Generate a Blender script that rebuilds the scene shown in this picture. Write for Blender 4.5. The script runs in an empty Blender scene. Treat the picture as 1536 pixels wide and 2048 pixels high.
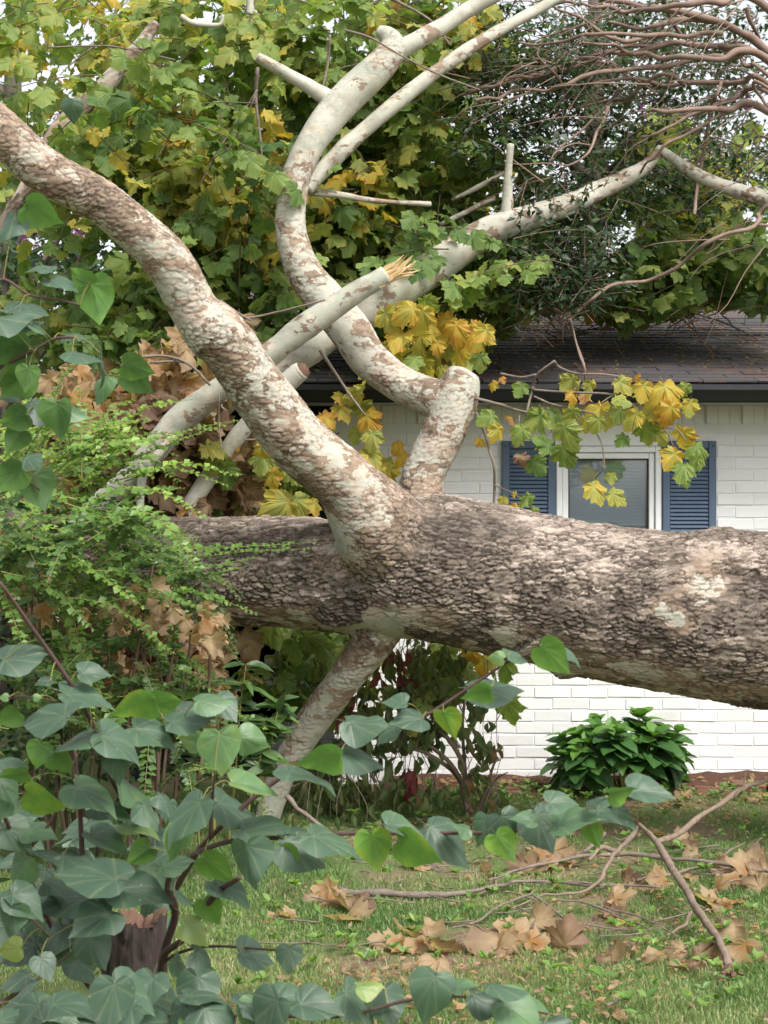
import bpy, bmesh, math, random
import numpy as np
from mathutils import Vector, Matrix

R = math.radians
sc = bpy.context.scene
col = sc.collection
rng = np.random.default_rng(7)
random.seed(7)

# ------------------------------------------------------------------ camera
F = 3400.0            # focal length in photo pixels (1536 x 2048)
CZ = 1.6              # eye height
cam = bpy.data.objects.new('camera', bpy.data.cameras.new('camera'))
col.objects.link(cam)
cam.location = (0, 0, CZ)
cam.rotation_euler = (R(90), 0, 0)
cam.data.sensor_fit = 'VERTICAL'
cam.data.sensor_height = 36
cam.data.lens = 36 * F / 2048
cam.data.clip_start = 0.05
cam.data.clip_end = 600
cam.data.dof.use_dof = True
cam.data.dof.focus_distance = 8.3
cam.data.dof.aperture_fstop = 7.0
sc.camera = cam

# ------------------------------------------------------------------ sky, sun, exposure
w = bpy.data.worlds.new('World')
sc.world = w
w.use_nodes = True
nt = w.node_tree
nt.nodes.clear()
sky = nt.nodes.new('ShaderNodeTexSky')
sky.sky_type = 'NISHITA'
sky.sun_disc = False
sky.sun_elevation = R(58)
sky.sun_rotation = R(150)
sky.dust_density = 4.0
sky.air_density = 1.0
sky.ozone_density = 1.0
hs = nt.nodes.new('ShaderNodeHueSaturation')
hs.inputs['Saturation'].default_value = 0.22
bg = nt.nodes.new('ShaderNodeBackground')
bg.inputs['Strength'].default_value = 0.15
wo = nt.nodes.new('ShaderNodeOutputWorld')
nt.links.new(sky.outputs[0], hs.inputs['Color'])
nt.links.new(hs.outputs[0], bg.inputs['Color'])
nt.links.new(bg.outputs[0], wo.inputs['Surface'])

sun = bpy.data.objects.new('sun', bpy.data.lights.new('sun', 'SUN'))
col.objects.link(sun)
sun.data.energy = 1.7
sun.data.angle = R(20)
sun.data.color = (1.0, 0.96, 0.90)
# from high on the right, slightly behind the viewer
sd = Vector((0.36, -0.50, 0.79)).normalized()
sun.rotation_euler = sd.to_track_quat('Z', 'Y').to_euler()
sky.sun_elevation = math.asin(sd.z)
sky.sun_rotation = math.atan2(sd.x, sd.y)

sc.view_settings.view_transform = 'Standard'
sc.view_settings.look = 'None'
sc.view_settings.gamma = 1
sc.view_settings.use_curve_mapping = False
sc.view_settings.exposure = 1.02
sc.cycles.use_denoising = True
sc.cycles.max_bounces = 8
sc.cycles.transparent_max_bounces = 8

# ------------------------------------------------------------------ helpers
def P(px, py, Y):
    """the world point seen at photo pixel (px, py) at distance Y"""
    return np.array([(px - 768) / F * Y, Y, CZ + (1024 - py) / F * Y])

def G(px, py, z=0.03):
    Y = F * (CZ - z) / (py - 1024)
    return P(px, py, Y)

def mesh(name, V, polys, m=None, attrs=None, smooth=True, L=None):
    """polys: list of (k,3) and (k,4) int arrays; attrs: name -> per vertex floats"""
    V = np.asarray(V, dtype=np.float32)
    if L is not None:
        V = V - np.asarray(L, dtype=np.float32)
    polys = [np.asarray(p, dtype=np.int32) for p in polys if len(p)]
    me = bpy.data.meshes.new(name)
    me.vertices.add(len(V))
    me.vertices.foreach_set('co', V.ravel())
    idx = np.concatenate([p.ravel() for p in polys])
    tot = np.concatenate([np.full(len(p), p.shape[1], np.int32) for p in polys])
    start = np.concatenate([[0], np.cumsum(tot)[:-1]]).astype(np.int32)
    me.loops.add(len(idx))
    me.loops.foreach_set('vertex_index', idx)
    me.polygons.add(len(tot))
    me.polygons.foreach_set('loop_start', start)
    me.polygons.foreach_set('use_smooth', np.full(len(tot), smooth))
    me.update(calc_edges=True)
    for k, a in (attrs or {}).items():
        at = me.attributes.new(k, 'FLOAT', 'POINT')
        at.data.foreach_set('value', np.asarray(a, dtype=np.float32))
    if m:
        me.materials.append(m)
    return me

def add(name, me, parent=None, kind=None):
    o = bpy.data.objects.new(name, me)
    col.objects.link(o)
    if parent is not None:
        o.parent = parent
    if kind:
        o['kind'] = kind
    return o

def thing(name, label, cat, loc=(0, 0, 0), group=None):
    o = bpy.data.objects.new(name, None)
    col.objects.link(o)
    o.location = [float(x) for x in loc]
    o.empty_display_size = 0.1
    tag(o, label, cat, group)
    return o

def tag(o, label, cat, group=None):
    o['label'] = label
    o['category'] = cat
    if group:
        o['group'] = group
    return o

def loc_of(root):
    return np.array(root.location)

class MB:
    """collects pieces of geometry that become one mesh"""
    def __init__(s):
        s.V, s.P, s.A, s.n = [], [], [], 0
    def put(s, V, polys, **attrs):
        V = np.asarray(V, float)
        for p in polys:
            if len(p):
                s.P.append(np.asarray(p, np.int64) + s.n)
        s.V.append(V)
        s.A.append({k: (np.full(len(V), a, float) if np.isscalar(a) else np.asarray(a, float)) for k, a in attrs.items()})
        s.n += len(V)
    def build(s, name, m, parent=None, smooth=True, kind=None):
        V = np.concatenate(s.V)
        p3 = [p for p in s.P if p.shape[1] == 3]
        p4 = [p for p in s.P if p.shape[1] == 4]
        polys = ([np.concatenate(p3)] if p3 else []) + ([np.concatenate(p4)] if p4 else [])
        keys = set(k for a in s.A for k in a)
        attrs = {k: np.concatenate([a.get(k, np.zeros(len(v))) for a, v in zip(s.A, s.V)]) for k in keys}
        L = loc_of(parent) if parent is not None else None
        return add(name, mesh(name, V, polys, m, attrs, smooth, L), parent, kind)

def box(x0, x1, y0, y1, z0, z1):
    V = np.array([[x, y, z] for z in (z0, z1) for y in (y0, y1) for x in (x0, x1)], float)
    Q = np.array([[0, 2, 3, 1], [4, 5, 7, 6], [0, 1, 5, 4], [2, 6, 7, 3], [1, 3, 7, 5], [0, 4, 6, 2]])
    return V, [Q]

def bevel_box(sx, sy, sz, b, jit=0.0, seed=0):
    bm = bmesh.new()
    bmesh.ops.create_cube(bm, size=1)
    for v in bm.verts:
        v.co = Vector((v.co.x * sx, v.co.y * sy, v.co.z * sz))
    bmesh.ops.bevel(bm, geom=list(bm.edges), offset=b, segments=1, affect='EDGES')
    rr = random.Random(seed)
    for v in bm.verts:
        v.co += Vector((rr.uniform(-jit, jit), rr.uniform(-jit, jit), rr.uniform(-jit, jit)))
    bmesh.ops.triangulate(bm, faces=list(bm.faces))
    V = np.array([v.co[:] for v in bm.verts])
    bm.verts.index_update()
    T = np.array([[v.index for v in f.verts] for f in bm.faces])
    bm.free()
    return V, [T]

def catmull(pts, n):
    pts = np.asarray(pts, float)
    if len(pts) == 2:
        t = np.linspace(0, 1, n + 1)[:, None]
        return pts[0] * (1 - t) + pts[1] * t
    p = np.vstack([2 * pts[0] - pts[1], pts, 2 * pts[-1] - pts[-2]])
    out = []
    for i in range(1, len(p) - 2):
        t = np.linspace(0, 1, n, endpoint=False)[:, None]
        a, b, c, d = p[i - 1], p[i], p[i + 1], p[i + 2]
        out.append(0.5 * ((2 * b) + (c - a) * t + (2 * a - 5 * b + 4 * c - d) * t ** 2 + (3 * b - a - 3 * c + d) * t ** 3))
    out.append(pts[-1][None])
    return np.concatenate(out)

def tube(pts, rad, seg=8, sub=4, cap=True, wob=0.0):
    pr = catmull(np.column_stack([np.asarray(pts, float), np.asarray(rad, float)]), sub)
    c, r = pr[:, :3], np.maximum(pr[:, 3], 0.0004)
    n = len(c)
    tan = np.gradient(c, axis=0)
    tan /= np.linalg.norm(tan, axis=1)[:, None] + 1e-9
    u = np.cross(tan[0], [0.3, 0.2, 0.93])
    u /= np.linalg.norm(u)
    ang = np.linspace(0, 2 * np.pi, seg, endpoint=False)
    V = np.empty((n, seg, 3))
    for i in range(n):
        u = u - tan[i] * np.dot(u, tan[i])
        u /= np.linalg.norm(u) + 1e-9
        v = np.cross(tan[i], u)
        rr = r[i] * (1 + (wob * rng.standard_normal(seg) if wob else 0))
        V[i] = c[i] + (np.cos(ang) * rr)[:, None] * u + (np.sin(ang) * rr)[:, None] * v
    V = V.reshape(-1, 3)
    i = np.arange(n - 1)[:, None] * seg
    j = np.arange(seg)[None]
    k = (j + 1) % seg
    Q = np.stack([i + j, i + k, i + seg + k, i + seg + j], -1).reshape(-1, 4)
    polys = [Q]
    if cap:
        V = np.vstack([V, c[0] - tan[0] * r[0] * 0.25, c[-1] + tan[-1] * r[-1] * 0.25])
        a, b = n * seg, n * seg + 1
        jj = np.arange(seg)
        T = np.vstack([np.stack([(jj + 1) % seg, jj, np.full(seg, a)], 1),
                       np.stack([(n - 1) * seg + jj, (n - 1) * seg + (jj + 1) % seg, np.full(seg, b)], 1)])
        polys.append(T)
    return V, polys

# numpy noise --------------------------------------------------------------
def _h(ix, iy, iz, s):
    h = (ix.astype(np.int64) * 374761393 + iy.astype(np.int64) * 668265263 + iz.astype(np.int64) * 2147483647 + s * 974711) & 0xffffffff
    h = ((h ^ (h >> 13)) * 1274126177) & 0xffffffff
    h = ((h ^ (h >> 16)) * 2246822519) & 0xffffffff
    return ((h ^ (h >> 15)) & 0xffffff) / float(0x1000000)

def vnoise(p, s=0):
    f = np.floor(p)
    t = p - f
    t = t * t * (3 - 2 * t)
    i = f.astype(np.int64)
    out = 0
    for a in (0, 1):
        for b in (0, 1):
            for c in (0, 1):
                wgt = (t[:, 0] if a else 1 - t[:, 0]) * (t[:, 1] if b else 1 - t[:, 1]) * (t[:, 2] if c else 1 - t[:, 2])
                out = out + wgt * _h(i[:, 0] + a, i[:, 1] + b, i[:, 2] + c, s)
    return out

def fbm(p, s=0, o=4):
    a, t, n = 0.5, 0, 0
    for k in range(o):
        t = t + a * vnoise(p * 2 ** k + 17.3 * k, s + k)
        n += a
        a *= 0.5
    return t / n

def voro(p, s=0):
    f = np.floor(p).astype(np.int64)
    N = len(p)
    f1 = np.full(N, 9.0)
    f2 = np.full(N, 9.0)
    cid = np.zeros(N)
    off = np.zeros(N)
    for a in (-1, 0, 1):
        for b in (-1, 0, 1):
            for c in (-1, 0, 1):
                x, y, z = f[:, 0] + a, f[:, 1] + b, f[:, 2] + c
                q = np.stack([x + _h(x, y, z, s), y + _h(x, y, z, s + 1), z + _h(x, y, z, s + 2)], 1)
                d = np.linalg.norm(p - q, axis=1)
                near = d < f1
                f2 = np.where(near, f1, np.minimum(f2, d))
                cid = np.where(near, _h(x, y, z, s + 3), cid)
                off = np.where(near, p[:, 2] - q[:, 2], off)
                f1 = np.where(near, d, f1)
    return f1, f2, cid, off

def smooth01(x, a, b):
    t = np.clip((x - a) / (b - a), 0, 1)
    return t * t * (3 - 2 * t)

# node materials -------------------------------------------------------------
class NM:
    def __init__(s, name):
        s.m = bpy.data.materials.new(name)
        s.m.use_nodes = True
        s.t = s.m.node_tree
        s.t.nodes.clear()
        s.out = s.n('ShaderNodeOutputMaterial')
    def n(s, kind, **kw):
        nd = s.t.nodes.new(kind)
        for k, v in kw.items():
            setattr(nd, k, v)
        return nd
    def link(s, a, b):
        if isinstance(a, (int, float)):
            b.default_value = a
        elif isinstance(a, tuple):
            b.default_value = a if len(a) == 4 or len(b.default_value) == 3 else a + (1,)
        else:
            s.t.links.new(a, b)
    def attr(s, name):
        return s.n('ShaderNodeAttribute', attribute_name=name).outputs['Fac']
    def obj(s):
        return s.n('ShaderNodeTexCoord').outputs['Object']
    def scale(s, v, xyz):
        nd = s.n('ShaderNodeVectorMath', operation='MULTIPLY')
        s.link(v, nd.inputs[0])
        nd.inputs[1].default_value = xyz
        return nd.outputs[0]
    def noise(s, v, sc_, det=4, rough=0.55, dist=0.0):
        nd = s.n('ShaderNodeTexNoise')
        nd.inputs['Scale'].default_value = sc_
        nd.inputs['Detail'].default_value = det
        nd.inputs['Roughness'].default_value = rough
        nd.inputs['Distortion'].default_value = dist
        if v is not None:
            s.link(v, nd.inputs['Vector'])
        return nd.outputs['Fac']
    def vor(s, v, sc_, feature='F1', out='Distance'):
        nd = s.n('ShaderNodeTexVoronoi', feature=feature)
        nd.inputs['Scale'].default_value = sc_
        s.link(v, nd.inputs['Vector'])
        return nd.outputs[out]
    def math(s, op, a, b=0.0, c=None, clamp=False):
        nd = s.n('ShaderNodeMath', operation=op)
        nd.use_clamp = clamp
        s.link(a, nd.inputs[0])
        s.link(b, nd.inputs[1])
        if c is not None:
            s.link(c, nd.inputs[2])
        return nd.outputs[0]
    def step(s, v, a, b):
        nd = s.n('ShaderNodeMapRange', interpolation_type='SMOOTHSTEP')
        s.link(v, nd.inputs[0])
        nd.inputs[1].default_value = a
        nd.inputs[2].default_value = b
        return nd.outputs[0]
    def mix(s, f, a, b, mode='MIX'):
        nd = s.n('ShaderNodeMix', data_type='RGBA', blend_type=mode)
        s.link(f, nd.inputs[0])
        s.link(a, nd.inputs[6])
        s.link(b, nd.inputs[7])
        return nd.outputs[2]
    def ramp(s, f, stops, interp='LINEAR'):
        nd = s.n('ShaderNodeValToRGB')
        s.link(f, nd.inputs[0])
        e = nd.color_ramp.elements
        nd.color_ramp.interpolation = interp
        while len(e) < len(stops):
            e.new(0.5)
        for k, (p, c) in zip(e, stops):
            k.position = p
            k.color = c + (1,)
        return nd.outputs[0]
    def bump(s, h, strength=0.3, dist=0.01):
        nd = s.n('ShaderNodeBump')
        nd.inputs['Strength'].default_value = strength
        nd.inputs['Distance'].default_value = dist
        s.link(h, nd.inputs['Height'])
        return nd.outputs[0]
    def bsdf(s, color, rough=0.7, spec=0.3, normal=None, metal=0.0):
        b = s.n('ShaderNodeBsdfPrincipled')
        s.link(color, b.inputs['Base Color'])
        s.link(rough, b.inputs['Roughness'])
        b.inputs['Specular IOR Level'].default_value = spec
        b.inputs['Metallic'].default_value = metal
        if normal is not None:
            s.link(normal, b.inputs['Normal'])
        return b.outputs[0]
    def leaf(s, top, under, trans, rough=0.5, spec=0.35, k=0.35, normal=None):
        geo = s.n('ShaderNodeNewGeometry')
        c = s.mix(geo.outputs['Backfacing'], top, under)
        a = s.bsdf(c, rough, spec, normal)
        tr = s.n('ShaderNodeBsdfTranslucent')
        s.link(trans, tr.inputs['Color'])
        mx = s.n('ShaderNodeMixShader')
        mx.inputs[0].default_value = k
        s.link(a, mx.inputs[1])
        s.link(tr.outputs[0], mx.inputs[2])
        s.link(mx.outputs[0], s.out.inputs[0])
        return s.m
    def done(s, sh):
        s.link(sh, s.out.inputs[0])
        return s.m

M = {}

def mk_simple(name, c, rough=0.6, spec=0.3, var=0.25, sc_=8.0, bump=0.15, metal=0.0):
    a = NM(name)
    v = a.obj()
    f = a.noise(v, sc_, 5)
    cc = a.mix(f, tuple(x * (1 - var) for x in c), tuple(min(1, x * (1 + var)) for x in c))
    M[name] = a.done(a.bsdf(cc, rough, spec, a.bump(a.noise(v, sc_ * 9, 3), bump, 0.004), metal))

# white painted brick
a = NM('white_paint')
v = a.obj()
oi = a.n('ShaderNodeObjectInfo').outputs['Random']
geo = a.n('ShaderNodeNewGeometry').outputs['Position']
dirt = a.step(a.noise(geo, 2.2, 6, 0.65), 0.5, 0.78)
c = a.mix(dirt, (0.765, 0.765, 0.755), (0.65, 0.64, 0.61))
c = a.mix(a.math('MULTIPLY', a.math('POWER', oi, 3.0), 0.45), c, (0.66, 0.65, 0.63))
chip = a.step(a.noise(geo, 46, 4, 0.6), 0.735, 0.76)
c = a.mix(chip, c, (0.50, 0.42, 0.37))
M['white_paint'] = a.done(a.bsdf(c, 0.55, 0.3, a.bump(a.noise(geo, 55, 5, 0.7), 0.35, 0.004)))
mk_simple('mortar', (0.70, 0.70, 0.69), 0.75, 0.2, 0.12, 6)
mk_simple('white_vinyl', (0.80, 0.81, 0.81), 0.35, 0.4, 0.04, 3, 0.03)
mk_simple('shutter_blue', (0.088, 0.128, 0.19), 0.5, 0.35, 0.16, 5, 0.08)
mk_simple('dark_metal', (0.018, 0.019, 0.021), 0.38, 0.45, 0.3, 4, 0.04)
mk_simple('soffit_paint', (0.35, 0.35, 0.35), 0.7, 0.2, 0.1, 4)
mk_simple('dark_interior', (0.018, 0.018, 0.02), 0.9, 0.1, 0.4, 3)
mk_simple('blind', (0.50, 0.57, 0.61), 0.6, 0.2, 0.06, 3, 0.03)
mk_simple('red_brick', (0.17, 0.088, 0.064), 0.9, 0.15, 0.5, 14, 0.5)
mk_simple('mulch', (0.085, 0.046, 0.032), 0.95, 0.1, 0.6, 30, 0.6)
mk_simple('stick_bark', (0.200, 0.152, 0.115), 0.9, 0.1, 0.55, 26, 0.8)
mk_simple('grey_stick', (0.185, 0.150, 0.124), 0.9, 0.1, 0.55, 26, 0.8)
mk_simple('twig_bark', (0.125, 0.085, 0.06), 0.85, 0.15, 0.4, 12, 0.3)
mk_simple('redbud_stem', (0.085, 0.052, 0.045), 0.7, 0.25, 0.4, 15, 0.3)
mk_simple('myrtle_bark', (0.21, 0.148, 0.118), 0.75, 0.2, 0.5, 7, 0.4)
mk_simple('green_stem', (0.20, 0.19, 0.06), 0.6, 0.3, 0.3, 12, 0.1)
mk_simple('far_bark', (0.12, 0.10, 0.085), 0.9, 0.1, 0.4, 4, 0.4)
mk_simple('broken_wood', (0.58, 0.42, 0.22), 0.8, 0.2, 0.3, 25, 0.4)
mk_simple('stump_wood', (0.14, 0.082, 0.058), 0.85, 0.2, 0.5, 22, 0.5)
mk_simple('petal', (0.34, 0.13, 0.27), 0.6, 0.2, 0.4, 8, 0.1)

# roof shingles
a = NM('shingle')
geo = a.n('ShaderNodeNewGeometry').outputs['Position']
oi = a.n('ShaderNodeObjectInfo').outputs['Random']
g = a.noise(geo, 160, 2)
c = a.mix(g, (0.022, 0.021, 0.022), (0.090, 0.085, 0.086))
c = a.mix(a.math('MULTIPLY', oi, 0.55), c, (0.085, 0.079, 0.078))
ndl = a.step(a.noise(a.scale(geo, (1, 1, 1)), 2.6, 6, 0.7), 0.48, 0.62)
fine = a.step(a.noise(a.scale(geo, (0.6, 1, 1)), 60, 3, 0.7), 0.50, 0.58)
c = a.mix(a.math('MULTIPLY', ndl, fine), c, (0.15, 0.062, 0.042))
M['shingle'] = a.done(a.bsdf(c, 0.85, 0.25, a.bump(g, 0.4, 0.003)))

# glass
a = NM('window_glass')
b = a.n('ShaderNodeBsdfPrincipled')
b.inputs['Base Color'].default_value = (0.8, 0.9, 0.95, 1)
b.inputs['Roughness'].default_value = 0.02
b.inputs['Transmission Weight'].default_value = 1.0
b.inputs['IOR'].default_value = 2.1
M['window_glass'] = a.done(b.outputs[0])

# sycamore bark: pale smooth skin, tan flakes, thick grey-brown scales where "flake" is high
a = NM('sycamore_bark')
v = a.obj()
fl0 = a.attr('flake')
fl = a.math('ADD', fl0, a.math('MULTIPLY', a.math('SUBTRACT', a.noise(a.scale(a.obj(), (0.7, 1, 1)), 26, 4, 0.6), 0.5), 0.7))
edge = a.attr('edge')
cr = a.attr('cellr')
vs = a.scale(v, (0.7, 1, 1))
big = a.noise(v, 3.1, 4)
pale = a.mix(a.step(big, 0.38, 0.62), (0.49, 0.475, 0.41), (0.39, 0.40, 0.325))
pale = a.mix(a.math('MULTIPLY', a.step(a.noise(vs, 13, 4, 0.6, 0.8), 0.56, 0.60), 0.6), pale, (0.56, 0.49, 0.38))
pale = a.mix(a.math('MULTIPLY', a.step(a.noise(v, 5, 6, 0.75), 0.46, 0.66), 0.75), pale, (0.31, 0.285, 0.23))
pink = a.mix(a.step(a.noise(vs, 6, 5, 0.6), 0.42, 0.58), (0.40, 0.295, 0.23), (0.50, 0.455, 0.38))
pale = a.mix(a.step(fl, 0.28, 0.55), pale, pink)
scale_c = a.ramp(cr, [(0.0, (0.085, 0.069, 0.057)), (0.36, (0.165, 0.134, 0.110)), (0.60, (0.240, 0.194, 0.159)), (0.76, (0.320, 0.257, 0.210)), (0.85, (0.44, 0.365, 0.305))])
scale_c = a.mix(a.math('MULTIPLY', a.step(a.noise(v, 1.9, 5), 0.46, 0.66), 0.55), scale_c, (0.105, 0.088, 0.074))
tan = a.mix(cr, (0.15, 0.107, 0.076), (0.35, 0.260, 0.190))
flakec = a.mix(a.step(fl, 0.45, 0.8), tan, scale_c)
patch = a.math('ADD', a.math('MULTIPLY', a.noise(vs, 7.5, 3, 0.5, 0.6), 0.6), a.math('MULTIPLY', a.noise(vs, 26, 4, 0.6, 0.5), 0.4))
patch = a.math('ADD', patch, a.math('MULTIPLY', a.math('SUBTRACT', cr, 0.5), 0.08))
mask = a.step(a.math('ADD', patch, a.math('MULTIPLY', a.math('SUBTRACT', fl0, 0.5), 0.42)), 0.462, 0.487)
c = a.mix(mask, pale, flakec)
fine = a.vor(a.scale(v, (0.5, 1, 1)), 78, 'DISTANCE_TO_EDGE')
crack2 = a.math('MULTIPLY', a.math('SUBTRACT', 1.0, a.step(fine, 0.0, 0.07)), a.math('MULTIPLY', a.step(fl, 0.35, 0.9), a.step(a.noise(v, 17, 3), 0.38, 0.52)))
crack = a.math('MULTIPLY', a.math('SUBTRACT', 1.0, edge), a.step(fl, 0.10, 0.7))
c = a.mix(a.math('MULTIPLY', crack, 0.9), c, (0.040, 0.031, 0.025))
c = a.mix(a.math('MULTIPLY', crack2, 0.72), c, (0.055, 0.042, 0.034))
c = a.mix(a.math('MULTIPLY', a.noise(v, 85, 4, 0.75), 0.45), c, a.mix(0.45, c, (0.10, 0.08, 0.065)))
hgt = a.math('ADD', a.math('MULTIPLY', mask, 0.5), a.math('MULTIPLY', a.noise(vs, 110, 4, 0.75), 0.6))
hgt = a.math('SUBTRACT', hgt, a.math('MULTIPLY', crack2, 0.6))
M['sycamore_bark'] = a.done(a.bsdf(c, 0.85, 0.15, a.bump(hgt, 0.5, 0.005)))

# sycamore leaves: tone 0 green ... 0.7 yellow ... 1 dry brown
LEAF = [(0.0, (0.055, 0.110, 0.032)), (0.22, (0.115, 0.190, 0.048)), (0.40, (0.205, 0.270, 0.068)), (0.53, (0.31, 0.32, 0.080)), (0.64, (0.46, 0.36, 0.060)),
        (0.73, (0.47, 0.27, 0.040)), (0.82, (0.34, 0.165, 0.05)), (0.86, (0.37, 0.22, 0.11)), (0.90, (0.42, 0.305, 0.185)), (1.0, (0.16, 0.095, 0.06))]
def leafmat(name, ramp, under_mul, k, rough=0.5, spec=0.35, var=0.16, veins=0.25, nsc=9.0, coat=None):
    a = NM(name)
    v = a.obj()
    tn, vein, rim = a.attr('tone'), a.attr('vein'), a.attr('rim')
    geo = a.n('ShaderNodeNewGeometry').outputs['Position']
    nz = a.math('MULTIPLY', a.math('SUBTRACT', a.noise(geo, nsc, 4, 0.6), 0.5), var * 2)
    nz = a.math('MULTIPLY', nz, a.math('SUBTRACT', 1.0, a.math('MULTIPLY', a.step(tn, 0.83, 0.86), 0.8)))
    f = a.math('ADD', tn, nz)
    f = a.math('ADD', f, a.math('MULTIPLY', a.math('SUBTRACT', rim, 0.6), var * 0.35), clamp=True)
    c = a.ramp(f, ramp)
    vn = a.math('MULTIPLY', a.math('POWER', vein, 5.0), veins)
    c2 = a.mix(vn, c, a.mix(0.5, c, (0.40, 0.42, 0.20)))
    if coat:
        c2 = a.mix(coat[1], c2, coat[0])
        sp = a.step(a.noise(geo, 85, 2, 0.4), 0.74, 0.78)
        c2 = a.mix(a.math('MULTIPLY', sp, 0.7), c2, (0.42, 0.40, 0.28))
    un = a.mix(1.0, c, under_mul, 'MULTIPLY')
    tr = a.mix(1.0, c, (1.5, 1.6, 0.9), 'MULTIPLY')
    nrm = a.bump(a.math('ADD', a.math('MULTIPLY', vn, -1.0), a.math('MULTIPLY', a.noise(geo, 60, 3), 0.25)), 0.35, 0.004)
    M[name] = a.leaf(c2, un, tr, rough, spec, k, nrm)
leafmat('sycamore_leaf', LEAF, (1.2, 1.15, 1.25), 0.46, 0.55, 0.3, 0.24, 0.45, 16.0)
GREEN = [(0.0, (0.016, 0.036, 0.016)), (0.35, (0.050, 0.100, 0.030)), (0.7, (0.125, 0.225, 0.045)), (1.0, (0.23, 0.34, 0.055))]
leafmat('small_leaf', GREEN, (1.3, 1.25, 1.1), 0.30, 0.42, 0.4, 0.12, 0.0)
leafmat('far_leaf', GREEN, (1.2, 1.2, 1.1), 0.30, 0.55, 0.3, 0.20, 0.0, 2.0)
leafmat('wilted_leaf', [(0.0, (0.085, 0.140, 0.048)), (0.5, (0.15, 0.16, 0.060)), (0.75, (0.20, 0.07, 0.05)), (1.0, (0.17, 0.036, 0.042))],
        (1.2, 1.2, 1.2), 0.25, 0.6, 0.25, 0.10, 0.1)
leafmat('hydrangea_leaf', [(0.0, (0.026, 0.072, 0.024)), (0.5, (0.055, 0.145, 0.034)), (1.0, (0.13, 0.27, 0.045))], (1.4, 1.4, 1.3), 0.25, 0.45, 0.4, 0.14, 0.3)
leafmat('redbud_leaf', [(0.0, (0.022, 0.052, 0.030)), (0.5, (0.050, 0.105, 0.056)), (0.8, (0.095, 0.20, 0.060)), (1.0, (0.24, 0.30, 0.05))],
        (1.55, 1.50, 0.75), 0.28, 0.44, 0.45, 0.30, 0.42, 12.0, ((0.16, 0.205, 0.175), 0.17))

# lawn and grass
a = NM('lawn')
v = a.obj()
soil = a.step(a.noise(v, 1.3, 6, 0.65), 0.47, 0.60)
gcol = a.mix(a.noise(v, 5, 5, 0.7), (0.080, 0.115, 0.038), (0.15, 0.18, 0.075))
scol = a.mix(a.noise(v, 34, 5, 0.75), (0.11, 0.072, 0.050), (0.30, 0.21, 0.15))
c = a.mix(soil, gcol, scol)
M['lawn'] = a.done(a.bsdf(c, 0.95, 0.1, a.bump(a.noise(v, 60, 4, 0.7), 0.7, 0.02)))
a = NM('grass_blade')
c = a.ramp(a.attr('tone'), [(0.0, (0.055, 0.120, 0.034)), (0.42, (0.125, 0.225, 0.064)), (0.74, (0.24, 0.315, 0.120)), (1.0, (0.44, 0.39, 0.24))])
M['grass_blade'] = a.leaf(c, c, a.mix(1.0, c, (1.3, 1.4, 0.8), 'MULTIPLY'), 0.5, 0.3, 0.3)

a = NM('stump_bark')
v = a.obj()
st = a.scale(v, (1, 1, 0.18))
n1 = a.noise(st, 34, 5, 0.6)
c = a.mix(n1, (0.018, 0.014, 0.013), (0.095, 0.075, 0.066))
lich = a.step(a.noise(v, 15, 6, 0.7), 0.63, 0.68)
c = a.mix(a.math('MULTIPLY', lich, 0.7), c, (0.28, 0.30, 0.27))
M['stump_bark'] = a.done(a.bsdf(c, 0.95, 0.1, a.bump(n1, 1.0, 0.02)))

# ================================================================== GROUND
def ground_z(x, y):
    p = np.stack([x * 0.9, y * 0.9, np.zeros_like(x)], 1)
    z = (fbm(p, 3, 3) - 0.5) * 0.09
    near = np.exp(-((x / 5.0) ** 4)) * smooth01(y, 2.0, 4.5) * (1 - smooth01(y, 9.0, 9.7))
    return z * near

xs = np.concatenate([[-220, -60, -20, -9], np.linspace(-5, 5, 101), [9, 20, 60, 220]])
ys = np.concatenate([[-220, -60, -15, -3], np.linspace(0, 11, 111), [15, 25, 60, 260]])
gx, gy = np.meshgrid(xs, ys)
gz = ground_z(gx.ravel(), gy.ravel())
Vg = np.stack([gx.ravel(), gy.ravel(), gz], 1)
nx_, ny_ = len(xs), len(ys)
ii = (np.arange(ny_ - 1)[:, None] * nx_ + np.arange(nx_ - 1)[None]).ravel()
lawn = add('lawn', mesh('lawn', Vg, [np.stack([ii, ii + 1, ii + nx_ + 1, ii + nx_], 1)], M['lawn']), None, 'structure')

# ================================================================== HOUSE
WY = 10.0                                   # front wall plane
WX0 = -0.30                                 # its left corner
house = thing('house', 'low white painted brick house with blue shutters and dark shingle roof', 'house', (1.0, WY, 0))
H0 = loc_of(house)

WIN = (1.012, 1.629, 1.00, 1.985)           # x0, x1, z0, z1 of the window opening with its trim
def wall_boxes(mb, x0, x1, y0, y1, z0, z1, hole):
    a0, a1, b0, b1 = hole
    for (p, q, r_, s_) in ((x0, a0, z0, z1), (a1, x1, z0, z1), (a0, a1, z0, b0), (a0, a1, b1, z1)):
        mb.put(*box(p, q, y0, y1, r_, s_))
mb = MB()
wall_boxes(mb, WX0 + 0.008, 7.0, WY + 0.0034, WY + 0.16, -0.05, 2.30, (WIN[0] + .01, WIN[1] - .01, WIN[2] + .01, WIN[3] - .01))
wall = mb.build('wall', M['mortar'], house, smooth=False)

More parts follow.
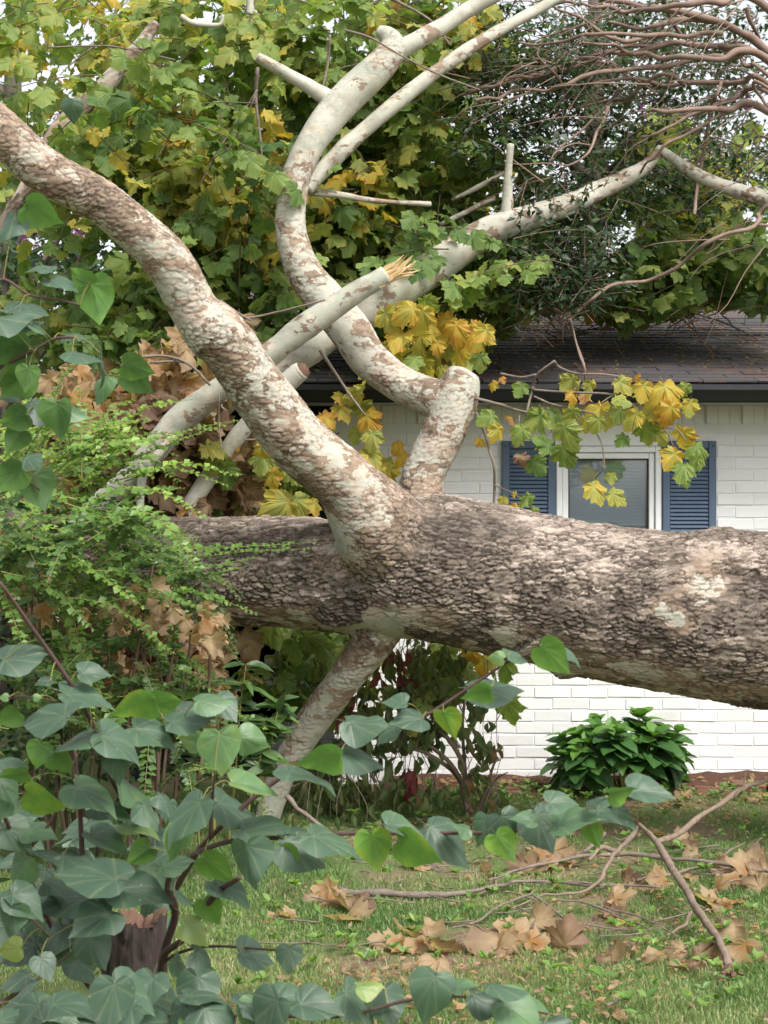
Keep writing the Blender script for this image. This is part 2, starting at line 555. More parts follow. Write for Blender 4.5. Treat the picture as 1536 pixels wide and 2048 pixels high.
# bricks: running bond, one object each where the photograph shows them
BW, BH, CW, CH = 0.206, 0.0615, 0.215, 0.0706
brick_mesh = []
for k in range(6):
    V, T = bevel_box(BW + 0.004, 0.10, BH + 0.002, 0.0035, 0.0018, k)
    brick_mesh.append(mesh('brick', V, T, M['white_paint'], smooth=False))
half_mesh = mesh('brick', *bevel_box(BW * 0.5 - 0.004, 0.10, BH, 0.004, 0.0015, 11), M['white_paint'], smooth=False)
soldier = [mesh('brick', *bevel_box(BH, 0.10, BW * 0.98, 0.004, 0.0015, 20 + k), M['white_paint'], smooth=False) for k in range(2)]
cand = []
nrow = 30
for r_ in range(nrow):
    z = 0.012 + (r_ + 0.5) * CH
    if z + BH / 2 > 2.115:
        break
    x = WX0 + (0.0 if r_ % 2 == 0 else CW / 2) + CW / 2
    if r_ % 2 == 1:
        cand.append((WX0 + CW / 4, z, 'half'))
    while x < 4.2:
        cand.append((x, z, 'full'))
        x += CW
def blocked(x, z, hw):
    # window, its header panel
    if WIN[0] - hw < x < WIN[1] + hw and WIN[2] - 0.02 < z < 2.13:
        return True
    return False
bricks_kept = []
for (x, z, kind) in cand:
    hw = BW / 2 if kind == 'full' else BW / 4
    if blocked(x, z, hw - 0.005):
        # cut pieces beside the opening
        for side, lim in ((-1, WIN[0]), (1, WIN[1])):
            lo, hi = (x - hw, min(x + hw, lim - 0.006)) if side < 0 else (max(x - hw, lim + 0.006), x + hw)
            if hi - lo > 0.03 and lo < hi and ((side < 0 and x - hw < lim) or (side > 0 and x + hw > lim)):
                bricks_kept.append(((lo + hi) / 2, z, (hi - lo) / BW))
        continue
    bricks_kept.append((x, z, 1.0 if kind == 'full' else -1))
def seen_px(x, z):
    px, py = 768 + x * F / WY, 1024 - (z - CZ) * F / WY
    hid = 1085 < py < 1265 or (px > 930 and 1085 < py < 1310) or px > 1560
    return px, py, hid
rest = MB()
n_obj = 0
for (x, z, s_) in bricks_kept:
    px, py, hid = seen_px(x, z)
    pr = float(rng.uniform(-0.0022, 0.0016))
    me_ = half_mesh if s_ == -1 else brick_mesh[int(rng.integers(6))]
    sx = 1.0 if s_ == -1 else s_
    tilt = float(rng.normal(0, 0.004))
    if not hid and n_obj < 285:
        o = add('brick', me_, wall)
        o.location = (x - H0[0], WY + 0.05 + pr - H0[1], z + float(rng.normal(0, .0012)))
        o.scale = (sx, 1, 1)
        o.rotation_euler = (0, tilt, float(rng.normal(0, 0.006)))
        n_obj += 1
    else:
        V, T = bevel_box(BW * sx, 0.10, BH, 0.004, 0.001, 3)
        if s_ == -1:
            V, T = bevel_box(BW * 0.5 - 0.004, 0.10, BH, 0.004, 0.001, 3)
        rest.put(V + [x, WY + 0.05 + pr, z], T)
# soldier course under the eave, every third brick proud of the others
x = WX0 + 0.035
k = 0
while x < 4.2:
    if not (WIN[0] - 0.05 < x < WIN[1] + 0.05) or True:
        proud = 0.018 if k % 3 == 1 else 0.0
        V, T = bevel_box(BH, 0.10, BW * 0.98, 0.004, 0.0015, 20 + k % 2)
        if x < 2.4 and n_obj < 300:
            o = add('brick', soldier[k % 2], wall)
            o.location = (x - H0[0], WY + 0.05 - proud - H0[1], 2.115 + BW / 2)
            n_obj += 1
        else:
            rest.put(V + [x, WY + 0.05 - proud, 2.115 + BW / 2], T)
    x += CH
    k += 1
rest.build('brickwork', M['white_paint'], wall, smooth=False, kind='stuff')

# recessed wall beside the porch, and the carport behind, closed in and near black for shade
mb = MB()
RY = 11.3
mb.put(*box(-0.70, WX0 + 0.008, RY + 0.01, RY + 0.2, -0.05, 2.3))
for r_ in range(31):
    z = 0.012 + (r_ + 0.5) * CH
    x = -0.70 + (0.0 if r_ % 2 == 0 else CW / 2) + CW / 2 - 0.1
    while x < -0.3:
        V, T = bevel_box(BW, 0.10, BH, 0.004, 0.0012, r_)
        mb.put(V + [x, RY + 0.05, z], T)
        x += CW
mb.build('porch_wall', M['white_paint'], house, smooth=False)
mb = MB()
mb.put(*box(WX0 + 0.006, WX0 + 0.008 + 0.002, WY + 0.17, RY, -0.05, 2.3))
mb.build('porch_return_wall', M['white_paint'], house, smooth=False)
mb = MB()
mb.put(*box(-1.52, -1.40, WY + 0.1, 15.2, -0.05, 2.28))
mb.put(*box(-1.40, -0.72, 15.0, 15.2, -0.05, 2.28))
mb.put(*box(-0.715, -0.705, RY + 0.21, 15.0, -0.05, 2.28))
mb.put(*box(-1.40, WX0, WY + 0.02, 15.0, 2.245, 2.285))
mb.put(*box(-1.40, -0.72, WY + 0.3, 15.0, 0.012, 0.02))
mb.build('carport_shade_box', M['dark_interior'], house, smooth=False)
V, Pq = tube([P(583, 1300, RY - 0.04), P(583, 1420, RY - 0.04), P(581, 1480, RY - 0.04)], [0.03] * 3, 8, 3)
mb = MB(); mb.put(*tube([(-0.62, RY - 0.04, 2.2), (-0.62, RY - 0.04, 1.0), (-0.62, RY - 0.04, 0.03)], [0.032] * 3, 8, 3))
mb.build('downspout', M['white_vinyl'], house)
mb = MB(); mb.put(*box(-0.50, -0.36, RY - 0.008, RY - 0.002, 1.55, 2.1)); mb.build('porch_window', M['dark_metal'], house, smooth=False)

# header panel above the window
mb = MB()
V, T = bevel_box(WIN[1] - WIN[0] + 0.02, 0.06, 0.125, 0.004)
mb.put(V + [(WIN[0] + WIN[1]) / 2, WY - 0.012 + 0.03, 2.052], T)
mb.build('header_panel', M['white_vinyl'], house, smooth=False)

# window: frame > sash pieces, pane, blind slats
def frame_ring(x0, x1, z0, z1, wd, y0, y1, b=0.004):
    mb = MB()
    for (a0, a1, b0, b1) in ((x0, x0 + wd, z0, z1), (x1 - wd, x1, z0, z1), (x0 + wd, x1 - wd, z0, z0 + wd), (x0 + wd, x1 - wd, z1 - wd, z1)):
        V, T = bevel_box(a1 - a0 - 0.001, y1 - y0, b1 - b0 - 0.001, b)
        mb.put(V + [(a0 + a1) / 2, (y0 + y1) / 2, (b0 + b1) / 2], T)
    return mb
wx0, wx1, wz0, wz1 = WIN
win = frame_ring(wx0, wx1, wz0, wz1, 0.036, WY - 0.022, WY + 0.05).build('window', M['white_vinyl'], house, smooth=False)
def kid(mb, name, m, parent, **kw):
    """a sub-part: mesh local to the house origin, parented to a part"""
    V = np.concatenate(mb.V)
    p3 = [p for p in mb.P if p.shape[1] == 3]; p4 = [p for p in mb.P if p.shape[1] == 4]
    polys = ([np.concatenate(p3)] if p3 else []) + ([np.concatenate(p4)] if p4 else [])
    return add(name, mesh(name, V, polys, m, None, kw.get('smooth', False), H0), parent, kw.get('kind'))
kid(frame_ring(wx0 + 0.038, wx1 - 0.038, wz0 + 0.038, wz1 - 0.038, 0.034, WY - 0.006, WY + 0.045), 'sash', M['white_vinyl'], win)
kid(frame_ring(wx0 + 0.0725, wx1 - 0.0725, wz0 + 0.0725, wz1 - 0.0725, 0.008, WY + 0.012, WY + 0.03, 0.001), 'gasket', M['dark_metal'], win)
mb = MB(); mb.put(*box(wx0 + 0.08, wx1 - 0.08, WY + 0.020, WY + 0.024, wz0 + 0.08, wz1 - 0.08)); kid(mb, 'pane', M['window_glass'], win)
mb = MB(); mb.put(*box(wx0 + 0.03, wx1 - 0.03, WY + 0.30, WY + 0.31, wz0, wz1)); kid(mb, 'room_backing', M['dark_interior'], win)
V, T = bevel_box(wx1 - wx0 - 0.17, 0.024, 0.003, 0.0008)
th = R(74); ct, st_ = math.cos(th), math.sin(th)
Vr = np.stack([V[:, 0], V[:, 1] * ct - V[:, 2] * st_, V[:, 1] * st_ + V[:, 2] * ct], 1)
slat_me = mesh('blind_slat', Vr, T, M['blind'], smooth=False)
z = wz0 + 0.09
while z < wz1 - 0.09:
    o = add('blind_slat', slat_me, win); o.location = ((wx0 + wx1) / 2 - H0[0], 0.050, z); z += 0.020
mb = MB(); V, T = bevel_box(wx1 - wx0 + 0.06, 0.10, 0.045, 0.004); mb.put(V + [(wx0 + wx1) / 2, WY - 0.03, wz0 - 0.024], T); kid(mb, 'sill', M['white_vinyl'], win)

# louvred shutters
def shutter(x0, x1, label):
    z0, z1 = 1.01, 2.018
    st = frame_ring(x0, x1, z0, z1, 0.046, WY - 0.032, WY - 0.004, 0.004).build('shutter', M['shutter_blue'], house, smooth=False)
    st['label'] = label
    mb = MB(); mb.put(*box(x0 + .04, x1 - .04, WY - 0.009, WY - 0.005, z0 + .04, z1 - .04)); kid(mb, 'back_panel', M['shutter_blue'], st)
    V, T = bevel_box(x1 - x0 - 0.094, 0.026, 0.006, 0.0015)
    th = R(52); ct, st_ = math.cos(th), math.sin(th)
    Vr = np.stack([V[:, 0], V[:, 1] * ct - V[:, 2] * st_, V[:, 1] * st_ + V[:, 2] * ct], 1)
    sm = mesh('slat', Vr, T, M['shutter_blue'], smooth=False)
    z = z0 + 0.06
    while z < z1 - 0.055:
        o = add('slat', sm, st); o.location = ((x0 + x1) / 2 - H0[0], WY - 0.020 - H0[1], z); z += 0.0235
    for sx in (x0 + 0.02, x1 - 0.02):
        for sz in (z0 + .03, z1 - .03):
            mb = MB(); mb.put(*tube([(sx, WY - 0.037, sz), (sx, WY - 0.030, sz)], [0.005, 0.005], 6, 1)); kid(mb, 'screw', M['dark_metal'], st)
shutter(0.691, 1.006, 'blue louvred shutter between the window and the upright limb stub')
shutter(1.634, 1.950, 'blue louvred shutter on the side of the window away from the upright limb stub')

# roof: deck, individual shingles, gutter, fascia, soffit
EY, EZ, SL = 9.56, 2.325, 0.235
RX0, RX1 = -1.50, 7.2
DEPTH = 5.2
mb = MB()
V = np.array([[RX0, EY, EZ - .012], [RX1, EY, EZ - .012], [RX1, EY + DEPTH, EZ - .012 + SL * DEPTH], [RX0, EY + DEPTH, EZ - .012 + SL * DEPTH],
              [RX1, EY + 2 * DEPTH, EZ - .012], [RX0, EY + 2 * DEPTH, EZ - .012]])
mb.put(V, [np.array([[0, 1, 2, 3], [3, 2, 4, 5]])])
V2 = V - [0, 0, 0.03]
mb.put(V2, [np.array([[3, 2, 1, 0], [5, 4, 2, 3]])])
roof = mb.build('roof', M['shingle'], house, smooth=False)
ang = math.atan(SL)
EXP = 0.132
SW = 0.31
sh_mesh = []
for k in range(5):
    V, T = bevel_box(SW - 0.006, EXP * 1.25, 0.011, 0.002, 0.0015, 40 + k)
    ca, sa = math.cos(ang - 0.045), math.sin(ang - 0.045)
    sh_mesh.append((np.stack([V[:, 0], V[:, 1] * ca - V[:, 2] * sa, V[:, 1] * sa + V[:, 2] * ca], 1), T))
sh_me = [mesh('shingle', v_, t_, M['shingle'], smooth=False) for v_, t_ in sh_mesh]
rest = MB(); n_obj = 0
for r_ in range(int(DEPTH / EXP)):
    d = (r_ + 0.5) * EXP
    x = RX0 + (0.155 if r_ % 2 else 0.0) + float(rng.uniform(0, 0.05))
    while x < RX1:
        k = int(rng.integers(5))
        px = 768 + x * F / (EY + d)
        zz = EZ + SL * d + 0.006 + float(rng.uniform(-.0015, .0025))
        if 560 < px < 1600 and d < 3.0 and n_obj < 300:
            o = add('shingle', sh_me[k], roof); o.location = (x - H0[0], EY + d - H0[1], zz); n_obj += 1
        else:
            V, T = sh_mesh[k]; rest.put(V + [x, EY + d, zz], T)
        x += SW
rest.build('shingles', M['shingle'], roof, smooth=False, kind='stuff')
# gutter trough (open box with a rolled lip)
prof = np.array([(EY + 0.10, 2.318), (EY + 0.10, 2.235), (EY - 0.02, 2.222), (EY - 0.045, 2.262), (EY - 0.062, 2.285), (EY - 0.062, 2.312), (EY - 0.05, 2.318), (EY - 0.047, 2.300)])
gxs = np.linspace(RX0 - 0.02, RX1, 24)
V = np.array([[x, p[0], p[1] + 0.0025 * math.sin(x * 2.1)] for x in gxs for p in prof])
n = len(prof)
Q = [[i * n + j, i * n + j + 1, (i + 1) * n + j + 1, (i + 1) * n + j] for i in range(23) for j in range(n - 1)]
mb = MB(); mb.put(V, [np.array(Q)]); mb.build('gutter', M['dark_metal'], house, smooth=False)
mb = MB(); mb.put(*box(RX0, RX1, EY + 0.102, EY + 0.125, 2.222, 2.305)); mb.build('fascia', M['dark_metal'], house, smooth=False)
mb = MB(); mb.put(*box(RX0, RX1, EY + 0.127, WY + 0.008, 2.225, 2.238)); mb.build('soffit', M['soffit_paint'], house, smooth=False)
# far gable / back walls so that the house is closed
mb = MB(); mb.put(*box(6.8, 7.0, WY + 0.17, 19.4, -0.05, 2.3)); mb.put(*box(-1.4, 6.8, 19.2, 19.4, -0.05, 2.3)); mb.build('back_wall', M['white_paint'], house, smooth=False)

# ---------------------------------------------------------------- flower bed and brick edging
bx = np.linspace(0.0, 4.5, 60)
Vb = []
for x in bx:
    for y, z in ((9.66, 0.0), (9.72, 0.028), (9.85, 0.045), (9.999, 0.05)):
        Vb.append((x, y, z + float(rng.uniform(-.010, .012)) + 0.02 * smooth01(x, 1.5, 2.1)))
Q = [[i * 4 + j, (i + 1) * 4 + j, (i + 1) * 4 + j + 1, i * 4 + j + 1] for i in range(59) for j in range(3)]
mb = MB(); mb.put(Vb, [np.array(Q)]); mb.build('flower_bed', M['mulch'], None, kind='structure')
edging = thing('brick_edging', 'low row of loose red bricks edging the bed along the foot of the white wall', 'edging', (1.2, 9.66, 0))
E0 = loc_of(edging)
em = [mesh('brick', *bevel_box(0.20, 0.09, 0.055, 0.006, 0.004, 60 + k), M['red_brick'], smooth=False) for k in range(4)]
x = 0.35
while x < 3.0:
    o = add('brick', em[int(rng.integers(4))], edging)
    o.location = (x - E0[0], float(rng.normal(0, 0.012)), 0.004 + float(rng.normal(0, 0.008)) + 0.035 * float(smooth01(x, 1.6, 2.2)))
    o.rotation_euler = (float(rng.normal(0, .10)), float(rng.normal(0, .06)), float(rng.normal(0, .09)))
    x += 0.215

# ================================================================== LEAF TEMPLATES
def leaf_template(half, cy, inner, zf, stalk=0.3, veins=(), stalk_w=0.012, jitter=0.0, seed=0):
    rr = np.random.default_rng(seed)
    half = np.array(half, float)
    right = half
    left = half[1:-1][::-1] * [-1, 1]
    ol = np.vstack([right, left])
    if jitter:
        ol[1:] += rr.normal(0, jitter, ol[1:].shape)
    n = len(ol)
    c = np.array([0, cy])
    rings = [c + (ol - c) * f for f in inner] + [ol]
    V2 = np.vstack([c[None]] + rings)
    rim = np.concatenate([[0.0]] + [np.full(n, f) for f in inner] + [np.ones(n)])
    vv = np.array([1.0 if i in veins else 0.0 for i in range(len(half))])
    vo = np.concatenate([vv, vv[1:-1][::-1]])
    vein = np.concatenate([[1.0]] + [vo] * (len(inner) + 1))
    j = np.arange(n); k = (j + 1) % n
    T = [np.stack([np.zeros(n, int), 1 + j, 1 + k], 1)]
    for q in range(len(inner)):
        a, b = 1 + q * n, 1 + (q + 1) * n
        T.append(np.stack([a + j, b + j, b + k], 1)); T.append(np.stack([a + j, b + k, a + k], 1))
    T = np.vstack(T)
    z = zf(V2[:, 0], V2[:, 1], rim, vein, rr)
    V = np.column_stack([V2, z])
    if stalk:
        s0 = len(V)
        w_ = stalk_w
        base = V[1]
        S = np.array([[-w_, 0, 0], [w_, 0, 0], [0, 0, w_ * 1.6], [-w_ * .8, -stalk, .10 * stalk], [w_ * .8, -stalk, .10 * stalk], [0, -stalk, .10 * stalk + w_]]) + [base[0], base[1], base[2]]
        V = np.vstack([V, S])
        T = np.vstack([T, np.array([[0, 1, 4], [0, 4, 3], [1, 2, 5], [1, 5, 4], [2, 0, 3], [2, 3, 5]]) + s0])
        rim = np.concatenate([rim, np.zeros(6)]); vein = np.concatenate([vein, np.ones(6)])
    return dict(V=V, T=T, vein=vein, rim=rim)

SYC = [(0, 0), (0.11, -0.085), (0.27, -0.075), (0.43, -0.01), (0.385, 0.10), (0.45, 0.17), (0.50, 0.25), (0.64, 0.39), (0.52, 0.43), (0.46, 0.53), (0.335, 0.53),
       (0.335, 0.64), (0.40, 0.74), (0.25, 0.78), (0.17, 0.90), (0, 1.02)]
def syc_z(droop, fold, curl, wav):
    ph = random.random() * 6
    def f(x, y, rim, vein, rr):
        r2 = x ** 2 + (y - .2) ** 2
        return (-droop * r2 - fold * np.abs(x) * 0.5 + curl * r2 * r2 + 0.05 * (1 - vein) * rim
                + wav * rim * np.sin(5 * np.arctan2(x, y - .15) + ph) + rr.normal(0, 0.02, len(x)) * rim)
    return f
def dry_z(k1, k2, ph):
    def f(x, y, rim, vein, rr):
        return k1 * (x * math.cos(ph) + (y - .4) * math.sin(ph)) ** 2 + k2 * rim * np.sin(3 * np.arctan2(x, y - .2) + ph * 2) + 0.055 * (1 - vein) * rim + rr.normal(0, 0.045, len(x)) * rim
    return f
sv = (0, 3, 7, 15)
def teeth(o):
    """the coarse pointed teeth of a leaf seen close"""
    o = np.array(o, float); out = [o[0], o[1]]
    for i in range(1, len(o) - 1):
        a_, b_ = o[i], o[i + 1]; d_ = b_ - a_; n_ = np.array([d_[1], -d_[0]])
        if np.linalg.norm(d_) > .10:
            out += [a_ + d_ * .42 + n_ * .02, a_ + d_ * .55 - n_ * .10]
        out.append(b_)
    return np.array(out)
SYCH_ = teeth(SYC)
svh = tuple(int(np.argmin(np.linalg.norm(SYCH_ - np.array(SYC[i]), axis=1))) for i in sv)
SYCT = [leaf_template(SYC, 0.12, [0.52], syc_z(*p), 0.32, sv, 0.011, 0.014, i) for i, p in enumerate(
    [(0.25, 0.1, 0, .05), (0.55, -0.1, 0.1, .07), (0.10, 0.45, 0, .05), (-0.15, 0.25, 0.1, .08), (0.75, 0.2, 0, .06), (0.4, -0.35, 0, .09)])]
DRYT = [leaf_template(SYC, 0.12, [0.35, 0.70], dry_z(*p), 0.25, sv, 0.011, 0.03, 30 + i) for i, p in enumerate(
    [(0.9, .14, 0.3), (-1.1, .12, 1.2), (1.4, .15, 2.1), (-0.6, .2, 0.0), (0.7, .25, 1.6), (1.6, .1, .7)])]
SYCH = [leaf_template(SYCH_, 0.12, [0.35, 0.68], syc_z(*p), 0.32, svh, 0.011, 0.012, 110 + i) for i, p in enumerate(
    [(0.35, 0.1, 0, .06), (0.6, -0.2, 0.1, .09), (0.15, 0.5, 0, .07), (0.2, 0.3, 0.2, .10), (0.8, 0.2, 0, .08), (0.5, -0.45, 0, .10)])]
HEART = [(0, 0), (0.07, -0.075), (0.19, -0.125), (0.32, -0.11), (0.43, -0.02), (0.495, 0.12), (0.495, 0.28), (0.44, 0.44), (0.34, 0.59), (0.22, 0.73), (0.10, 0.85), (0, 1.0)]
def heart_z(droop, fold, wav, tw):
    ph = random.random() * 6
    def f(x, y, rim, vein, rr):
        return (-droop * np.maximum(y, 0) ** 2 + fold * np.abs(x) - 0.6 * fold * x * x + wav * rim * np.sin(7 * y + ph + 3 * np.sign(x)) - 0.30 * x * x * (1 + droop)
                + tw * x * y + 0.018 * (1 - vein) * (rim > 0.2) + rr.normal(0, 0.006, len(x)) * rim)
    return f
hv = (0, 3, 6, 9, 11)
HEARTT = [leaf_template(HEART, 0.06, [0.33, 0.68], heart_z(*p), 0.30, hv, 0.010, 0.008, 50 + i) for i, p in enumerate(
    [(0.12, 0.15, .025, .15), (0.22, 0.05, .035, -.2), (0.30, 0.30, .03, .25), (0.02, 0.35, .035, 0), (0.18, -0.20, .035, -.25), (0.40, 0.12, .05, .3), (0.12, 0.50, .03, -.1), (0.55, -0.20, .06, .35), (0.08, -0.40, .055, -.4)])]
OVAL = [(0, 0), (0.12, 0.05), (0.27, 0.20), (0.35, 0.40), (0.335, 0.60), (0.235, 0.79), (0.09, 0.93), (0, 1.0)]
def oval_z(droop, fold):
    def f(x, y, rim, vein, rr):
        return -droop * y * y + fold * np.abs(x) + 0.02 * np.sin(y * 20) * rim * np.abs(x) * 4 + rr.normal(0, .006, len(x)) * rim
    return f
OVALT = [leaf_template(OVAL, 0.45, [0.5], oval_z(*p), 0.12, (0, 7), 0.012, 0.006, 70 + i) for i, p in enumerate([(0.25, .3), (0.5, .15), (0.7, .35), (0.1, .45)])]
NARROWT = [leaf_template([(a * 0.5, b) for a, b in OVAL], 0.45, [], oval_z(*p), 0.10, (0, 7), 0.012, 0.004, 80 + i) for i, p in enumerate([(0.3, .3), (0.6, .5), (0.1, .2)])]
def small(fold, droop, wd=0.26):
    V = np.array([[0, 0, 0], [-wd, .45, fold], [0, .5, -.02], [wd, .45, fold], [0, 1, -droop]], float)
    return dict(V=V, T=np.array([[0, 2, 1], [0, 3, 2], [1, 2, 4], [2, 3, 4]]), vein=np.array([0, 0, 0, 0, 0.]), rim=np.array([0, 1, 0, 1, 1.]))
SMALLT = [small(.10, .1), small(.02, .25), small(.18, .05)]
SPRT = [small(.08, .05, .36), small(.14, .15, .33), small(.03, .1, .40)]
WILTT = [leaf_template([(a * 0.65, b) for a, b in OVAL], 0.45, [], (lambda q: (lambda x, y, rim, vein, rr: q * x * x * 6 + 0.2 * np.sin(4 * y) + rr.normal(0, .03, len(x)) * rim))(p), 0.2, (0, 7), 0.014, 0.01, 90 + i) for i, p in enumerate([1.0, -0.8, 1.6])]

def unit(v):
    v = np.asarray(v, float)
    return v / (np.linalg.norm(v, axis=-1, keepdims=True) + 1e-9)

def leaf_mats(base, tip, nrm, s):
    y = unit(tip); n = np.asarray(nrm, float)
    z = unit(n - y * np.sum(n * y, -1, keepdims=True))
    x = np.cross(y, z)
    A = np.zeros((len(base), 4, 4))
    s = np.asarray(s)[:, None]
    A[:, :3, 0] = x * s; A[:, :3, 1] = y * s; A[:, :3, 2] = z * s; A[:, :3, 3] = base; A[:, 3, 3] = 1
    return A

class Leaves:
    def __init__(s):
        s.A, s.t, s.tone, s.pri = [], [], [], []
    def put(s, base, tip, nrm, size, tmpl, tone, pri=0.0):
        base = np.atleast_2d(base); n = len(base)
        bc = lambda v, k: np.broadcast_to(np.asarray(v, float), (n, k) if k else (n,))
        s.A.append(leaf_mats(base, bc(tip, 3), bc(nrm, 3), bc(size, 0)))
        s.t.append(np.broadcast_to(np.asarray(tmpl, int), (n,))); s.tone.append(bc(tone, 0)); s.pri.append(bc(pri, 0))
    def at_px(s, px, py, Y, wpx, ang, tmpl, tone, nrm, back=0.0, pri=10.0):
        """a leaf whose middle is seen at (px,py); ang: where its tip points in the picture, degrees"""
        c = P(px, py, Y); size = wpx / F * Y
        t = unit(np.array([math.cos(R(ang)), back, math.sin(R(ang))]))
        s.put(c - t * size * 0.42, t, nrm, size, tmpl, tone, pri)
    def emit(s, root, name, stuff, m, T, limit=300, keep=None):
        A = np.concatenate(s.A); t = np.concatenate(s.t); tone = np.clip(np.concatenate(s.tone), 0, 1); pri = np.concatenate(s.pri)
        if keep is not None:
            k = keep(A[:, :3, 3]) | (pri >= 10)
            A, t, tone, pri = A[k], t[k], tone[k], pri[k]
        b = A[:, :3, 3]
        px = 768 + b[:, 0] / b[:, 1] * F; py = 1024 - (b[:, 2] - CZ) / b[:, 1] * F
        sz = np.linalg.norm(A[:, :3, 1], axis=1) / b[:, 1]
        score = pri * 100 + sz * 100 - b[:, 1] * 0.5
        score[(px < -20) | (px > 1556) | (py < -20) | (py > 2068)] = -1e6
        order = np.argsort(-score)
        hero = [i for i in order[:limit] if score[i] > -1e5]
        L = loc_of(root)
        cache = {}
        for i in hero:
            q = (int(t[i]), int(round(tone[i] * 14)))
            if q not in cache:
                tp = T[q[0]]; n = len(tp['V'])
                cache[q] = mesh(name, tp['V'], [tp['T']], m, dict(vein=tp['vein'], rim=tp['rim'], tone=np.full(n, q[1] / 14)))
            o = add(name, cache[q], root)
            B = A[i].copy(); B[:3, 3] -= L
            o.matrix_basis = Matrix(B.tolist())
        hs_ = set(hero)
        rest = np.array([i for i in range(len(A)) if i not in hs_], int)
        if len(rest):
            mb = MB()
            for k in range(len(T)):
                ids = rest[t[rest] == k]
                if not len(ids):
                    continue
                tp = T[k]; n = len(tp['V'])
                Vh = np.concatenate([tp['V'], np.ones((n, 1))], 1)
                W = np.einsum('aij,nj->ani', A[ids], Vh)[:, :, :3].reshape(-1, 3)
                TT = (tp['T'][None] + (np.arange(len(ids)) * n)[:, None, None]).reshape(-1, 3)
                mb.put(W, [TT], vein=np.tile(tp['vein'], len(ids)), rim=np.tile(tp['rim'], len(ids)), tone=np.repeat(tone[ids], n))
            mb.build(stuff, m, root, kind='stuff')
        return len(A)

def rdir(n):
    return unit(rng.standard_normal((n, 3)))

# ================================================================== FALLEN SYCAMORE
syc = thing('fallen_sycamore', 'huge fallen tree with mottled flaking bark lying across the lawn before the white house', 'fallen tree', P(530, 1650, 8.75) * [1, 1, 0])
S0 = loc_of(syc)

def chain(pts, scale=1.0):
    q = np.array(pts, float)
    C = np.array([P(a, b, d) for a, b, r, d in q])
    return C, q[:, 2] / F * q[:, 3] * scale

CH = {
 'trunk': [(2000, 1275, 172, 8.0), (1800, 1262, 168, 8.05), (1536, 1246, 166, 8.1), (1300, 1218, 160, 8.2), (1130, 1190, 151, 8.25), (950, 1153, 149, 8.3), (850, 1137, 146, 8.3), (770, 1146, 132, 8.35),
           (690, 1150, 114, 8.4), (600, 1143, 113, 8.45), (450, 1141, 109, 8.55), (250, 1130, 100, 8.65), (0, 1112, 84, 8.8), (-200, 1100, 70, 8.9)],
 'limb_front': [(800, 1130, 118, 8.3), (762, 1062, 98, 8.12), (705, 984, 70, 8.02), (668, 945, 62, 7.97), (597, 886, 61, 7.92), (523, 788, 59, 7.85), (455, 690, 57, 7.75), (425, 660, 59, 7.72), (388, 617, 48, 7.7),
           (338, 525, 48, 7.65), (265, 455, 45, 7.6), (190, 395, 44, 7.56), (90, 343, 46, 7.5), (0, 262, 45, 7.45), (-120, 170, 44, 7.4), (-300, 20, 40, 7.3)],
 'limb_stub': [(860, 1090, 62, 8.42), (842, 968, 45, 8.5), (885, 870, 45, 8.5), (910, 800, 47, 8.5), (925, 758, 39, 8.5), (932, 742, 30, 8.5)],
 'limb_curved': [(897, 808, 45, 8.52), (850, 790, 40, 8.56), (800, 768, 38, 8.6), (740, 720, 41, 8.62), (700, 660, 43, 8.65), (652, 600, 41, 8.68), (612, 550, 37, 8.7), (585, 480, 32, 8.7), (580, 420, 31, 8.72),
           (590, 360, 30, 8.74), (615, 300, 30, 8.76), (655, 240, 33, 8.8), (700, 190, 34, 8.85), (752, 140, 32, 8.88), (785, 98, 27, 8.92), (778, 72, 20, 8.95), (755, 62, 14, 8.97)],
 'limb_prop': [(765, 1205, 84, 8.35), (742, 1285, 45, 8.36), (692, 1355, 35, 8.45), (627, 1440, 34, 8.6), (572, 1530, 29, 8.7), (543, 1610, 25, 8.75), (528, 1660, 22, 8.75)],
}
BASEF = {'trunk': 1.0, 'limb_front': 0.425, 'limb_stub': 0.40, 'limb_curved': 0.29, 'limb_prop': 0.35}
EXTRA = [  # swellings of the trunk
 [(1345, 1205, 95, 8.05), (1345, 1205, 62, 7.86)], [(1095, 1255, 112, 8.2), (1122, 1300, 66, 8.2), (1140, 1348, 24, 8.2)],
 [(1250, 1205, 120, 8.2), (1400, 1175, 112, 8.08), (1520, 1165, 104, 8.02), (1750, 1160, 100, 7.96)], [(645, 1125, 92, 8.33), (652, 1110, 66, 8.19)], [(710, 1190, 118, 8.36), (718, 1250, 80, 8.34)],
]
mb = MB()
SEGS = []
for k, pts in CH.items():
    C, r_ = chain(pts)
    V, pl = tube(C, r_, 28, 6)
    mb.put(V, pl)
    d = catmull(np.column_stack([C, r_]), 4)
    SEGS.append((k, d[:, :3], d[:, 3]))
for pts in EXTRA:
    C, r_ = chain(pts)
    V, pl = tube(C, r_, 24, 6)
    mb.put(V, pl)
raw = mb.build('raw_wood', None)
md = raw.modifiers.new('r', 'REMESH'); md.mode = 'VOXEL'; md.voxel_size = 0.0066; md.use_smooth_shade = True
md = raw.modifiers.new('s', 'SMOOTH'); md.factor = 0.5; md.iterations = 26
dg = bpy.context.evaluated_depsgraph_get()
wm = bpy.data.meshes.new_from_object(raw.evaluated_get(dg))
bpy.data.objects.remove(raw)
nV = len(wm.vertices)
WV = np.empty(nV * 3, np.float32); wm.vertices.foreach_get('co', WV); WV = WV.reshape(-1, 3).astype(float)
WN = np.empty(nV * 3, np.float32); wm.vertex_normals.foreach_get('vector', WN); WN = WN.reshape(-1, 3).astype(float)
nL = len(wm.loops); LI = np.empty(nL, np.int32); wm.loops.foreach_get('vertex_index', LI)
WQ = LI.reshape(-1, 4)
